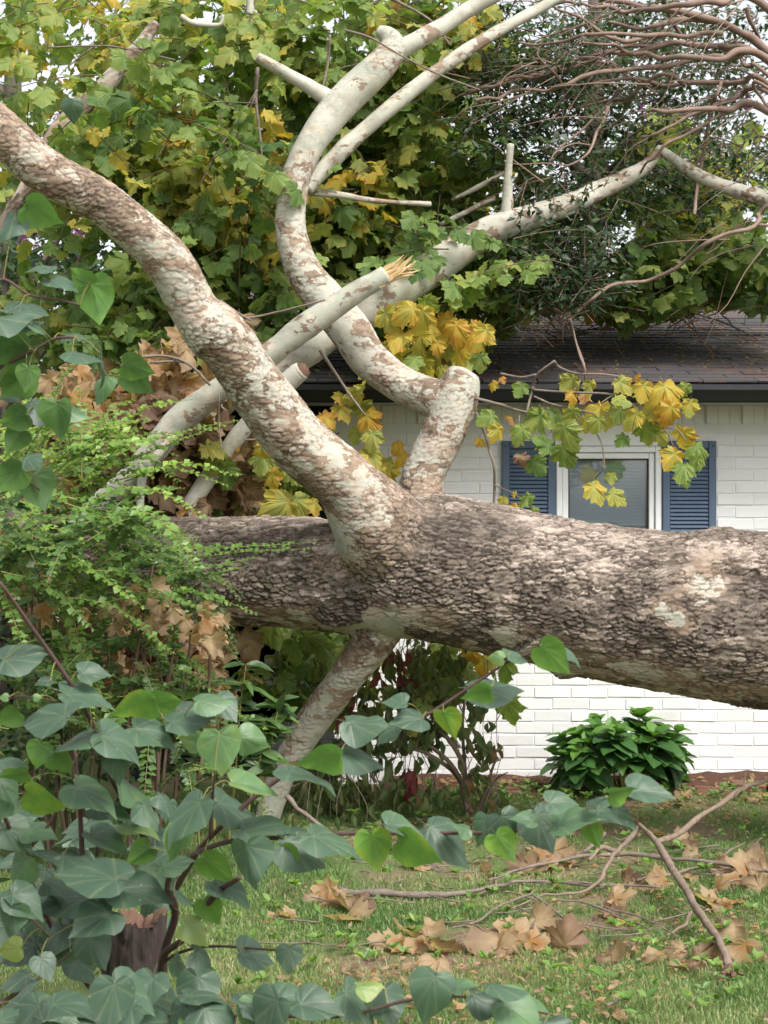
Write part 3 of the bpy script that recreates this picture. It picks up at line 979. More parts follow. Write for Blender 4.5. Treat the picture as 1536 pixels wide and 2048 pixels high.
bpy.data.meshes.remove(wm)

# which limb is each vertex on, and how scaly is it
D = []
for k, c, r_ in SEGS:
    best = np.full(nV, 1e9)
    for i in range(len(c) - 1):
        ab = c[i + 1] - c[i]
        t = np.clip(((WV - c[i]) @ ab) / (ab @ ab + 1e-9), 0, 1)
        dd = np.linalg.norm(WV - (c[i] + t[:, None] * ab), axis=1) / (r_[i] * (1 - t) + r_[i + 1] * t)
        best = np.minimum(best, dd)
    D.append(best)
D = np.array(D)
own = np.argmin(D, 0)
wgt = np.exp(-((D - D.min(0)) * 5.0))
wgt /= wgt.sum(0)
flake = sum(BASEF[k] * wgt[i] for i, (k, _, _) in enumerate(SEGS))
def bark_fields(V, N, flake, amp=1.0):
    """bark scales as real relief: displacement, fissure mask, tone of each scale"""
    wv = V + 0.034 * (np.stack([fbm(V * 11, 51, 3), fbm(V * 11, 52, 3), fbm(V * 11, 53, 3)], 1) - 0.5)
    wv = wv + 0.014 * (np.stack([fbm(V * 40, 54, 2), fbm(V * 40, 55, 2), fbm(V * 40, 56, 2)], 1) - 0.5)
    sxx = np.array([17.0, 40.0, 50.0])
    f1, f2, cid, off = voro(wv * sxx, 5)
    brk = smooth01(fbm(V * np.array([9, 17, 17]), 57, 4), 0.34, 0.50)          # fissures come and go
    e = 1 - (1 - smooth01(f2 - f1, 0.02, 0.19)) * brk
    g1, g2, cid2, off2 = voro(wv * sxx * 1.55 + 9, 15)
    brk2 = smooth01(fbm(V * np.array([10, 19, 19]), 58, 4), 0.40, 0.58)
    e2 = 1 - (1 - smooth01(g2 - g1, 0.0, 0.15)) * brk2
    scaly = smooth01(flake, 0.45, 0.85)
    mid = smooth01(flake, 0.22, 0.5)
    d = scaly * (0.0080 * (e - 0.9) + 0.0038 * (cid - .5) - 0.0042 * off + 0.0028 * (e2 - .8) + .002 * (cid2 - .5) - 0.0026 * off2)
    d = d + mid * (1 - scaly) * (0.0035 * (e - 0.9) + 0.0020 * (cid - .5) - 0.003 * off)
    d = d + (fbm(V * 3.1, 61, 3) - 0.5) * (0.05 * scaly + 0.016 * (1 - scaly)) + (fbm(V * 13, 71, 3) - 0.5) * (0.014 * scaly + 0.005)
    edge = np.clip(e - (1 - e2) * 0.6 * scaly, 0, 1)
    tonef = 0.5 * cid + 0.5 * cid2 + (fbm(V * np.array([4.0, 7, 7]), 59, 4) - 0.5) * 1.5
    return d * amp, edge, np.clip(tonef, 0, 1)
# smoother, paler places: the round scar, the collar, the belly of the trunk and the upper side streaks
def near(pxy, Y, rad):
    return np.exp(-(np.linalg.norm(WV - P(pxy[0], pxy[1], Y), axis=1) / rad) ** 2)
flake = flake - 0.50 * near((1325, 1215), 7.80, 0.07) - 0.5 * near((1362, 1248), 7.80, 0.055) - 0.18 * near((1400, 1170), 7.8, .12) - 0.36 * near((1420, 1165), 7.78, 0.2) - 0.45 * near((640, 1110), 8.08, 0.14) - 0.30 * near((560, 1060), 8.25, 0.10)
flake = flake - 0.28 * smooth01(WN[:, 2], 0.55, 0.95) * (own == 0) * smooth01(WV[:, 0], -0.1, 0.5) * smooth01(fbm(WV * 5, 33), .42, .6)
flake = flake - 0.55 * smooth01(-WN[:, 2], 0.25, 0.7) * (own == 0) * smooth01(fbm(WV * np.array([4.5, 8, 8]), 35), .44, .52)
for q in ((850, 790, 8.56), (770, 745, 8.6), (700, 660, 8.65), (630, 575, 8.68), (585, 500, 8.7)):
    flake = flake + 0.15 * near(q[:2], q[2], 0.13) * (own == 3)
flake = np.clip(flake + (fbm(WV * 4, 37) - 0.5) * 0.35, 0, 1.1)
disp, edge, cellr = bark_fields(WV, WN, flake)
cellr = np.clip(cellr + 0.10 * smooth01(WN[:, 2], .3, .9), 0, 1)
WV2 = WV + WN * disp[:, None]
# normals over the displaced surface, shared by the parts so that no seam shows
fn = np.cross(WV2[WQ[:, 2]] - WV2[WQ[:, 0]], WV2[WQ[:, 3]] - WV2[WQ[:, 1]])
vn = np.zeros_like(WV2)
for k in range(4):
    np.add.at(vn, WQ[:, k], fn)
vn = unit(vn)
fo = np.array([np.bincount(own[q], minlength=len(SEGS)).argmax() for q in WQ])
for i, (k, _, _) in enumerate(SEGS):
    q = WQ[fo == i]
    if not len(q):
        continue
    used, inv = np.unique(q, return_inverse=True)
    me_ = mesh('trunk' if k == 'trunk' else 'limb', WV2[used], [inv.reshape(-1, 4)], M['sycamore_bark'], dict(flake=flake[used], edge=edge[used], cellr=cellr[used]), True, S0)
    me_.normals_split_custom_set_from_vertices(vn[used].tolist())
    o = add('trunk' if k == 'trunk' else 'limb', me_, syc)
    lab = {'limb_front': 'thick mottled limb slanting up to the far left corner', 'limb_stub': 'sawn upright limb stub', 'limb_curved': 'pale curving limb growing from the stub', 'limb_prop': 'blotched limb propping the trunk on the lawn'}.get(k)
    if lab:
        o['label'] = lab

def bark_tube(name, pts, fl, seg=18, sub=7, parent=syc, rough_end=None, lab=None, amp=0.8):
    C, r_ = chain(pts)
    V, pl = tube(C, r_, seg, sub)
    ctr = catmull(C, sub)
    N = unit(V[:len(ctr) * seg] - np.repeat(ctr, seg, 0)); N = np.vstack([N, N[:2]])
    f = np.clip(fl + (fbm(V * 5, 44) - 0.5) * 0.35, 0, 1)
    d, e, c_ = bark_fields(V, N, f, amp)
    d = d + ((fbm(V * 9, 45, 3) - 0.5) * 0.30 + (fbm(V * 4, 46, 2) - 0.5) * 0.35) * np.median(r_)
    V = V + N * d[:, None]
    m_ = MB(); m_.put(V, pl, flake=f, edge=e, cellr=c_)
    o = m_.build(name, M['sycamore_bark'], parent)
    if lab:
        o['label'] = lab
    return o

bark_tube('branch', [(772, 550, 20, 8.28), (745, 566, 21, 8.28), (700, 592, 23, 8.28), (600, 662, 27, 8.3), (530, 715, 27, 8.32), (430, 785, 27, 8.38), (350, 850, 29, 8.42), (290, 925, 26, 8.46), (200, 1010, 23, 8.5), (100, 1090, 18, 8.52)], 0.22, lab='pale branch snapped off in long splinters')
bark_tube('branch', [(1322, 296, 12, 9.75), (1290, 332, 15, 9.72), (1235, 364, 18, 9.62), (1120, 415, 22, 9.45), (1010, 452, 28, 9.38), (930, 492, 33, 9.4), (850, 545, 37, 9.3), (790, 585, 38, 9.2), (700, 640, 36, 9.1), (620, 695, 32, 9.0), (560, 735, 30, 8.95), (480, 780, 27, 8.9), (400, 840, 22, 8.9), (320, 900, 18, 8.9), (250, 960, 14, 8.9)], 0.30)
bark_tube('branch', [(1318, 300, 11, 9.75), (1350, 320, 12, 9.72), (1380, 341, 14, 9.7), (1450, 374, 15, 9.68), (1540, 400, 17, 9.65), (1700, 440, 18, 9.6)], 0.36)
bark_tube('branch', [(604, 741, 19, 8.66), (590, 752, 20, 8.67), (540, 797, 18, 8.68), (490, 855, 16, 8.7), (430, 938, 17, 8.7), (385, 1005, 17, 8.7), (360, 1060, 16, 8.7)], 0.14)
bark_tube('branch', [(312, 45, 11, 9.3), (290, 78, 14, 9.3), (230, 150, 16, 9.3), (165, 217, 18, 9.3), (110, 275, 20, 9.25), (50, 380, 16, 9.2), (20, 425, 14, 9.2), (-20, 500, 12, 9.2)], 0.5)
bark_tube('branch', [(690, 205, 16, 8.84), (655, 196, 18, 8.84), (610, 168, 16, 8.8), (560, 140, 13, 8.76), (515, 114, 9, 8.72)], 0.2)
bark_tube('branch', [(612, 378, 15, 8.78), (640, 345, 17, 8.8), (720, 268, 17, 8.85), (850, 160, 15, 9.0), (960, 84, 14, 9.1), (1040, 38, 12, 9.2), (1130, -10, 10, 9.3)], 0.26)
bark_tube('branch', [(775, 112, 21, 8.92), (860, 66, 18, 9.0), (960, 6, 16, 9.1), (1060, -45, 13, 9.2)], 0.2)
bark_tube('branch', [(1012, 448, 13, 9.38), (1015, 400, 11, 9.36), (1017, 345, 9, 9.34), (1021, 288, 8, 9.32)], 0.2)
bark_tube('branch', [(1085, 297, 7, 10.1), (1130, 318, 9, 10.1), (1185, 348, 11, 10.05), (1240, 372, 11, 10.0)], 0.15)
bark_tube('branch', [(362, 32, 5, 9.0), (385, 46, 6, 9.0), (415, 50, 6, 9.0), (441, 48, 5, 9.0), (446, 30, 4, 9.0)], 0.1, 10, 4)
bark_tube('branch', [(498, -20, 9, 9.0), (500, 15, 8, 9.0), (498, 28, 7, 9.0)], 0.1, 12, 4)
bark_tube('branch', [(612, 383, 8, 8.85), (680, 390, 7, 8.95), (755, 402, 6, 9.1), (860, 408, 5, 9.3)], 0.35, 10, 4)
bark_tube('branch', [(990, 395, 5, 9.7), (930, 425, 5, 9.7), (880, 450, 4, 9.7)], 0.35, 10, 4)
bark_tube('branch', [(1008, 345, 4, 9.6), (945, 380, 5, 9.65), (905, 400, 4, 9.7)], 0.35, 10, 4)
bark_tube('branch', [(290, 925, 10, 8.4), (283, 965, 10, 8.4), (280, 1010, 9, 8.4), (284, 1050, 8, 8.4)], 0.2, 12, 4)
bark_tube('branch', [(345, 868, 9, 8.36), (320, 905, 8, 8.34), (292, 935, 9, 8.34)], 0.3, 12, 4)
# long splinters at the snapped end
mb = MB()
for k in range(34):
    a = rng.uniform(0, 2 * np.pi); rr_ = math.sqrt(rng.uniform(0, 1)) * 18
    px, py = 764 + rr_ * math.cos(a) * 0.6, 556 + rr_ * math.sin(a)
    L_ = rng.uniform(18, 72)
    dpy = rng.normal(-0.42, 0.20)
    p0 = P(px - 12, py + 7, 8.28 + rng.normal(0, .015)); p1 = P(px + L_ * .5, py + L_ * .5 * dpy, 8.28 + rng.normal(0, .02)); p2 = P(px + L_, py + L_ * dpy * 1.1, 8.28 + rng.normal(0, .03))
    V, pl = tube([p0, p1, p2], [0.012, 0.008, 0.001], 4, 2); mb.put(V, pl)
o = mb.build('splintered_end', M['broken_wood'], syc, smooth=False)
# sawn / torn ends
def end_face(px, py, r_, Y, dirv, name='broken_end', m=M['broken_wood']):
    d = unit(np.array(dirv)); u = unit(np.cross(d, [0.2, 0.5, .8])); v_ = np.cross(d, u)
    c = P(px, py, Y); R0 = r_ / F * Y
    V = [c + d * 0.010]
    for q in range(3):
        f = (q + 1) / 3
        for j in range(16):
            th = 2 * np.pi * j / 16
            V.append(c + (u * math.cos(th) + v_ * math.sin(th)) * R0 * f + d * (0.012 * (1 - f) + rng.normal(0, .003) - (0.012 if q == 2 else 0)))
    T = [[0, 1 + j, 1 + (j + 1) % 16] for j in range(16)]
    Q = [[1 + q * 16 + j, 1 + (q + 1) * 16 + j, 1 + (q + 1) * 16 + (j + 1) % 16, 1 + q * 16 + (j + 1) % 16] for q in range(2) for j in range(16)]
    m_ = MB(); m_.put(np.array(V), [np.array(T), np.array(Q)]); m_.build(name, m, syc)
end_face(609, 736, 17, 8.655, (0.62, -0.35, 0.55), m=M['stump_wood'])

# ---- thin visible twigs that carry the yellow spray in front of the wall
twig = MB()
def tw(pts, r0=3.2, r1=1.6, Y=8.45, seg=6, m_=None):
    n = len(pts)
    C = [P(p[0], p[1], p[2] if len(p) > 2 else Y + 0.05 * math.sin(i * 1.7)) for i, p in enumerate(pts)]
    rr_ = [(r0 + (r1 - r0) * i / (n - 1)) / F * Y for i in range(n)]
    V, pl = tube(C, rr_, seg, 4, wob=0.08); one = MB(); one.put(V, pl); one.build('twig', M['grey_stick'], syc)
c8 = lambda L: [(950 + a / 2.62, 600 + b / 2.62) for a, b in L]
spray = MB()
S8 = [([(0, 515), (140, 550), (210, 575), (270, 588)], 3.4, 2.6), ([(270, 588), (300, 470), (325, 390), (415, 320)], 3, 2.2), ([(415, 320), (440, 350), (530, 385), (680, 390), (830, 415)], 2.8, 2.2),
      ([(300, 460), (330, 473), (540, 485), (720, 495), (800, 530), (880, 600), (990, 670), (1040, 770)], 3, 1.6), ([(310, 505), (400, 545), (560, 580), (640, 600)], 2.6, 1.6),
      ([(135, 385), (180, 395), (245, 405), (320, 390)], 2.4, 2.2), ([(270, 588), (235, 600), (232, 650)], 1.6, 1.2), ([(600, 640), (655, 730), (672, 790), (672, 880), (630, 935)], 1.8, 1.2),
      ([(672, 880), (690, 915)], 1.4, 1), ([(5, 590), (50, 690), (70, 770), (100, 870), (102, 990), (98, 1095)], 3.2, 3.0), ([(500, 100), (520, 180), (545, 280), (570, 350), (575, 420)], 2.2, 1.4),
      ([(540, 385), (540, 440), (520, 470)], 1.5, 1.2), ([(830, 415), (900, 440), (980, 440)], 2, 1.4), ([(990, 670), (1060, 680), (1110, 740)], 1.6, 1.1), ([(380, 560), (400, 690), (390, 720)], 1.4, 1),
      ([(100, 970), (180, 1005), (240, 1040), (290, 1080)], 1.7, 1.2), ([(660, 540), (720, 500), (780, 480)], 1.6, 1.2)]
for L, a, b in S8:
    tw(c8(L), a, b, 8.42, 6, spray)
# other loose twigs
for L, a, b, Y in [([(460, 640), (520, 632), (580, 618), (650, 600)], 2.6, 2, 8.2), ([(440, 600), (475, 625), (500, 640)], 2, 2, 8.2), ([(640, 700), (680, 760), (700, 790), (730, 830)], 3.5, 2.2, 8.5),
                   ([(270, 715), (330, 712), (380, 730), (420, 770)], 3.5, 2.5, 8.3), ([(300, 725), (370, 725), (410, 760)], 2.6, 2, 8.3), ([(438, 790), (438, 850), (445, 905)], 2, 1.2, 8.3),
                   ([(490, 880), (520, 878)], 2, 1.5, 8.3), ([(515, 135), (512, 200), (520, 270), (525, 330)], 4, 2, 8.9), ([(515, 180), (470, 250), (430, 310), (400, 370)], 2.6, 1.4, 8.9),
                   ([(512, 190), (480, 260), (455, 300)], 2.2, 1.4, 8.9), ([(660, 70), (655, 130), (640, 200), (636, 230)], 3, 2, 8.9), ([(95, 95), (180, 92), (240, 95), (350, 120)], 2.2, 1.4, 9.1),
                   ([(185, 95), (140, 130), (120, 150)], 2, 1.2, 9.1), ([(350, 250), (330, 290), (310, 320)], 2, 1.2, 9), ([(790, 0), (860, 40), (900, 90)], 3, 2, 9), ([(690, 60), (740, 75), (800, 110), (880, 150), (960, 180)], 2.4, 1.6, 8.7)]:
    tw(L, a, b, Y)
# ---- crown: leafy twigs
LV = Leaves()
CROWN = [
 # px, py, rx, ry, Y0, Y1, twigs, tone, spread
 (110, 110, 230, 190, 9.4, 11.0, 38, .50, .11), (410, 120, 230, 190, 9.5, 11.0, 52, .47, .12), (690, 70, 210, 150, 9.5, 11.0, 46, .38, .10),
 (290, 330, 180, 140, 9.3, 10.8, 46, .48, .11), (470, 350, 180, 140, 9.3, 11, 60, .60, .12), (430, 560, 210, 170, 9.0, 10.7, 78, .30, .09), (470, 420, 110, 60, 9.2, 10, 16, .62, .06),
 (680, 330, 140, 200, 9.6, 11.4, 50, .44, .09), (840, 330, 150, 190, 9.7, 11.5, 56, .42, .09), (780, 500, 180, 130, 9.7, 11.4, 48, .40, .08),
 (920, 580, 170, 110, 9.4, 10.8, 46, .37, .09), (800, 655, 110, 80, 9.0, 9.5, 5, .55, .08), (970, 430, 150, 130, 9.9, 11.5, 26, .40, .08),
 (900, 60, 110, 80, 9.4, 10.5, 16, .42, .1), (1420, 545, 180, 105, 10.0, 11.5, 84, .40, .11), (1370, 350, 150, 120, 10.3, 12, 34, .42, .1),
 (1270, 595, 170, 40, 10.2, 11.8, 34, .44, .12), (1100, 625, 140, 60, 10.3, 11.6, 26, .33, .08), (300, 620, 150, 130, 9.1, 10.9, 48, .31, .08),
 (140, 640, 160, 140, 9.3, 11, 20, .36, .09), (490, 930, 110, 110, 9.0, 9.7, 24, .32, .09), (650, 1320, 70, 70, 8.95, 9.5, 9, .36, .1), (870, 1340, 80, 50, 9.0, 9.5, 5, .42, .08),
 (90, 400, 130, 120, 9.7, 11, 4, .38, .09), (480, 250, 150, 100, 8.6, 9.1, 5, .40, .12), (250, 170, 150, 120, 8.6, 9.1, 6, .42, .1), (900, 520, 130, 100, 9.0, 9.4, 5, .34, .08),
 (300, 780, 120, 70, 8.6, 9.3, 17, .92, .03), (340, 900, 140, 100, 8.75, 9.3, 20, .92, .03), (150, 870, 150, 60, 8.7, 9.3, 13, .92, .03),
 (370, 1280, 85, 90, 8.1, 8.7, 11, .91, .03), (240, 1290, 130, 60, 8.3, 8.9, 8, .92, .03), (1340, 520, 90, 40, 10.5, 11.3, 6, .91, .03), (80, 1080, 120, 60, 8.2, 8.7, 4, .92, .03),
]
ctw = MB()
for (bx_, by_, rx_, ry_, y0, y1, nt_, tn, sd_) in CROWN:
    for k in range(int(nt_ * 1.55)):
        while True:
            q = rng.uniform(-1, 1, 2)
            if q @ q < 1:
                break
        Y = rng.uniform(y0, y1)
        p0 = P(bx_ + q[0] * rx_, by_ + q[1] * ry_, Y)
        dry = tn > 0.85
        dr = unit(np.array([rng.normal(), rng.normal() * 0.7 - 0.2, rng.normal() * 0.45 - (0.9 if dry else 0.25)]))
        ln = rng.uniform(0.3, 0.7)
        n = int(rng.integers(6, 11))
        t = np.linspace(0.1, 1, n)
        sag = np.array([0, 0, -0.22 * ln])
        pts = p0 + dr * ln * (t[:, None] - 0.5) + sag * (t[:, None]) ** 2
        side = unit(np.cross(dr, [0, 0, 1]) + 1e-3)
        alt = np.where(np.arange(n) % 2 == 0, 1, -1)[:, None]
        jit = rdir(n)
        tip = 0.45 * dr + side * alt * 0.8 + np.array([0, -0.15, -0.55]) + 0.5 * jit
        nrm = np.array([0, -0.45, 0.70]) + 0.75 * rdir(n)
        if dry:
            tip = np.array([0, 0, -0.9]) + 0.7 * jit; nrm = np.array([0, -0.7, 0.2]) + 0.8 * rdir(n)
        size = rng.uniform(0.07, 0.140, n) * (1.2 if dry else 1)
        cl = fbm(np.array([p0 * 1.6]), 91, 2)[0] - 0.5
        tone = np.clip(tn - (0 if dry else .06) + cl * 0.30 + rng.normal(0, sd_), 0.02, 0.99) + rng.normal(0, sd_ * 0.6, n)
        tone = np.clip(tone, 0.86, 0.97) if dry else np.clip(tone, 0.02, 0.80)
        LV.put(pts + jit * 0.02 - unit(tip) * (-0.04), tip, nrm, size, rng.integers(0, 6, n) + (6 if dry else 0), tone, 0)
        V, pl = tube(pts[::2] if n > 4 else pts, np.linspace(0.0042, 0.0018, len(pts[::2])), 4, 2, cap=False)
        ctw.put(V, pl)
ctw.build('twigs', M['twig_bark'], syc, kind='stuff')
# placed leaves: the yellow spray (crop scale 2.62 from (950,600)), hanging bunches, dry leaves
def put_list(L, sx, ox, oy, Y, spread=0.10, dryset=False, size=1.0):
    for k, (x_, y_, w_, tn) in enumerate(L):
        px, py = ox + x_ / sx, oy + y_ / sx
        ang = -90 + rng.normal(0, 32)
        nr = np.array([rng.normal(0, .42), -0.75, rng.uniform(0.0, 0.8)])
        dry = tn > .85
        LV.at_px(px, py, Y + rng.normal(0, spread), w_ / sx * size, ang, int(rng.integers(0, 6)) + (6 if dry else 12), tn + rng.normal(0, .03), nr, rng.normal(-.15, .25), 12.0)
put_list([(95, 450, 60, .72), (145, 420, 40, .75), (235, 470, 90, .30), (490, 435, 110, .64), (600, 460, 90, .55), (510, 510, 80, .68), (575, 525, 70, .88), (640, 590, 140, .64), (780, 450, 110, .57),
          (850, 410, 50, .74), (770, 530, 100, .45), (880, 480, 120, .64), (930, 510, 110, .62), (1020, 490, 170, .66), (1100, 470, 80, .45), (1125, 565, 100, .55), (1020, 600, 140, .67), (910, 580, 120, .53), (820, 625, 130, .58),
          (750, 600, 100, .45), (310, 630, 150, .40), (400, 620, 120, .44), (500, 600, 100, .50), (235, 700, 110, .46), (355, 750, 130, .34), (480, 705, 150, .42), (325, 870, 120, .26), (475, 815, 150, .34),
          (245, 840, 80, .97), (770, 735, 80, .32), (900, 690, 140, .46), (975, 720, 90, .46), (1090, 725, 130, .55), (1180, 800, 140, .42), (1030, 835, 130, .64), (1090, 900, 120, .36), (1100, 950, 60, .4),
          (635, 1010, 130, .57), (715, 935, 70, .48), (745, 1035, 110, .57), (60, 620, 110, .38), (185, 630, 60, .72), (110, 700, 110, .74), (30, 740, 60, .58), (140, 1060, 70, .56), (205, 1110, 90, .62),
          (265, 1050, 90, .28), (310, 1120, 70, .46), (210, 1020, 40, .6), (40, 180, 110, .65), (640, 650, 100, .56), (700, 640, 90, .60), (1150, 850, 100, .36), (960, 600, 100, .62), (575, 640, 90, .58)], 2.62, 950, 600, 8.40, 0.07)
put_list([(20, 80, 110, .56), (90, 50, 110, .63), (150, 80, 120, .64), (60, 160, 110, .57), (140, 170, 100, .55), (30, 210, 100, .54), (120, 250, 80, .42), (290, 130, 110, .67), (250, 95, 90, .70), (375, 150, 130, .63),
          (215, 190, 70, .68), (300, 235, 110, .60), (225, 290, 70, .63), (385, 250, 80, .36), (180, 20, 90, .45), (45, 585, 60, .70), (70, 635, 70, .73), (20, 700, 90, .63), (5, 655, 70, .56), (190, 130, 90, .62)], 2, 768, 600, 8.75, 0.08)
put_list([(1310, 480, 80, .65), (1360, 395, 60, .66), (1370, 450, 90, .58), (1450, 370, 90, .57), (1480, 490, 110, .65), (1420, 540, 80, .52), (1490, 560, 90, .57), (1490, 630, 100, .57), (1500, 700, 90, .60), (1090, 720, 100, .68),
          (930, 600, 60, .7), (860, 640, 120, .42), (1050, 650, 110, .47), (1120, 830, 150, .58), (1200, 820, 100, .57), (1260, 830, 80, .60), (1180, 700, 90, .46), (900, 700, 120, .33), (850, 600, 100, .55), (1050, 605, 70, .66)], 2, 0, 600, 8.6, 0.10)
put_list([(290, 300, 100, .91), (210, 350, 120, .91), (340, 300, 90, .9), (240, 380, 90, .93), (620, 450, 130, .90), (680, 400, 140, .91), (740, 360, 130, .90), (600, 490, 100, .92), (690, 470, 110, .91), (720, 270, 90, .9), (580, 250, 80, .9),
          (730, 560, 100, .92), (720, 660, 110, .91), (700, 730, 110, .93), (660, 830, 90, .92), (740, 180, 120, .90), (970, 100, 120, .88), (410, 800, 90, .91), (400, 960, 90, .91), (720, 980, 80, .91), (650, 430, 110, .9), (640, 510, 90, .92), (600, 420, 90, .9), (560, 470, 90, .91), (260, 330, 100, .9), (320, 350, 90, .9), (680, 600, 90, .91), (690, 780, 90, .92), (470, 880, 80, .9), (320, 860, 80, .9), (120, 720, 80, .9), (250, 600, 80, .9)], 2, 0, 600, 8.75, 0.12, size=1.0)
put_list([(560, 1230, 130, .89), (650, 1240, 120, .91), (600, 1200, 90, .9), (820, 1290, 130, .89), (870, 1340, 130, .88), (840, 1380, 120, .89), (800, 1340, 110, .9), (180, 1260, 120, .9), (460, 1330, 90, .91), (640, 1160, 110, .91), (690, 1250, 100, .9),
          (860, 1400, 90, .88), (740, 1290, 90, .93), (540, 1180, 110, .9), (600, 1290, 100, .9), (500, 1250, 110, .91), (420, 1240, 90, .9), (880, 1290, 90, .89), (830, 1240, 90, .9)], 2, 0, 600, 7.15, 0.10, size=.80)
put_list([(1080, 1310, 110, .40), (1130, 1350, 120, .38), (1180, 1400, 110, .33), (1200, 1310, 100, .45), (1250, 1350, 110, .36), (1290, 1400, 100, .42), (1160, 1460, 120, .30), (1220, 1480, 100, .30), (1150, 1530, 90, .28)], 2, 0, 600, 9.0, 0.12)
put_list([(250, 135, 130, .42), (190, 250, 120, .52), (240, 90, 100, .40), (150, 200, 100, .38), (110, 270, 80, .45), (280, 70, 90, .47), (500, 340, 120, .38), (390, 160, 90, .70), (480, 180, 110, .36), (430, 150, 70, .62), (350, 190, 90, .40), (340, 110, 80, .68)], 2, 768, 1250, 9.1, 0.12)
def keep(b):
    inroof = (b[:, 1] > EY - 0.15) & (b[:, 2] < EZ + SL * np.minimum(b[:, 1] - EY, 2 * DEPTH - b[:, 1] + EY) + 0.03) & (b[:, 0] > RX0 - .1)
    px = 768 + b[:, 0] / b[:, 1] * F; py = 1024 - (b[:, 2] - CZ) / b[:, 1] * F
    low = (px > 940) & (py > 625 + 18 * np.sin(px * .021) - np.maximum(0, px - 1250) * .06 + np.maximum(0, 1040 - px) * .5) & (py < 900) & (b[:, 1] > 9.3)
    return ~inroof & ~low & (b[:, 2] > 0.05)
nl = LV.emit(syc, 'leaf', 'foliage', M['sycamore_leaf'], SYCT + DRYT + SYCH, 300, keep)
print('sycamore leaves', nl)

# ================================================================== CREPE MYRTLE (bare pinkish branches from the right, dark small leaves)
myr = thing('crepe_myrtle', 'crepe myrtle with bare pinkish branches and small dark leaves pushed over the roof', 'shrub tree', (3.25, 9.3, 0))
def part_tube(name, parent, m, pts, rad, seg=8, sub=4, wob=0.03, lab=None):
    mb = MB(); V, pl = tube(pts, rad, seg, sub, wob=wob); mb.put(V, pl)
    o = mb.build(name, m, parent)
    if lab:
        o['label'] = lab
    return o
part_tube('trunk', myr, M['myrtle_bark'], [(3.25, 9.3, -0.05), (3.2, 9.28, 1.0), (3.05, 9.3, 2.2), (2.9, 9.35, 3.2)], [0.07, 0.062, 0.055, 0.045], 12, 5)
part_tube('trunk', myr, M['myrtle_bark'], [(3.30, 9.34, -0.05), (3.45, 9.4, 1.2), (3.35, 9.45, 2.6), (3.05, 9.4, 3.9)], [0.06, 0.052, 0.045, 0.04], 12, 5)
ca_ = lambda L: [(950 + a / 2.62, b / 2.62) for a, b in L]
cb_ = lambda L: [(768 + a / 2, b / 2) for a, b in L]
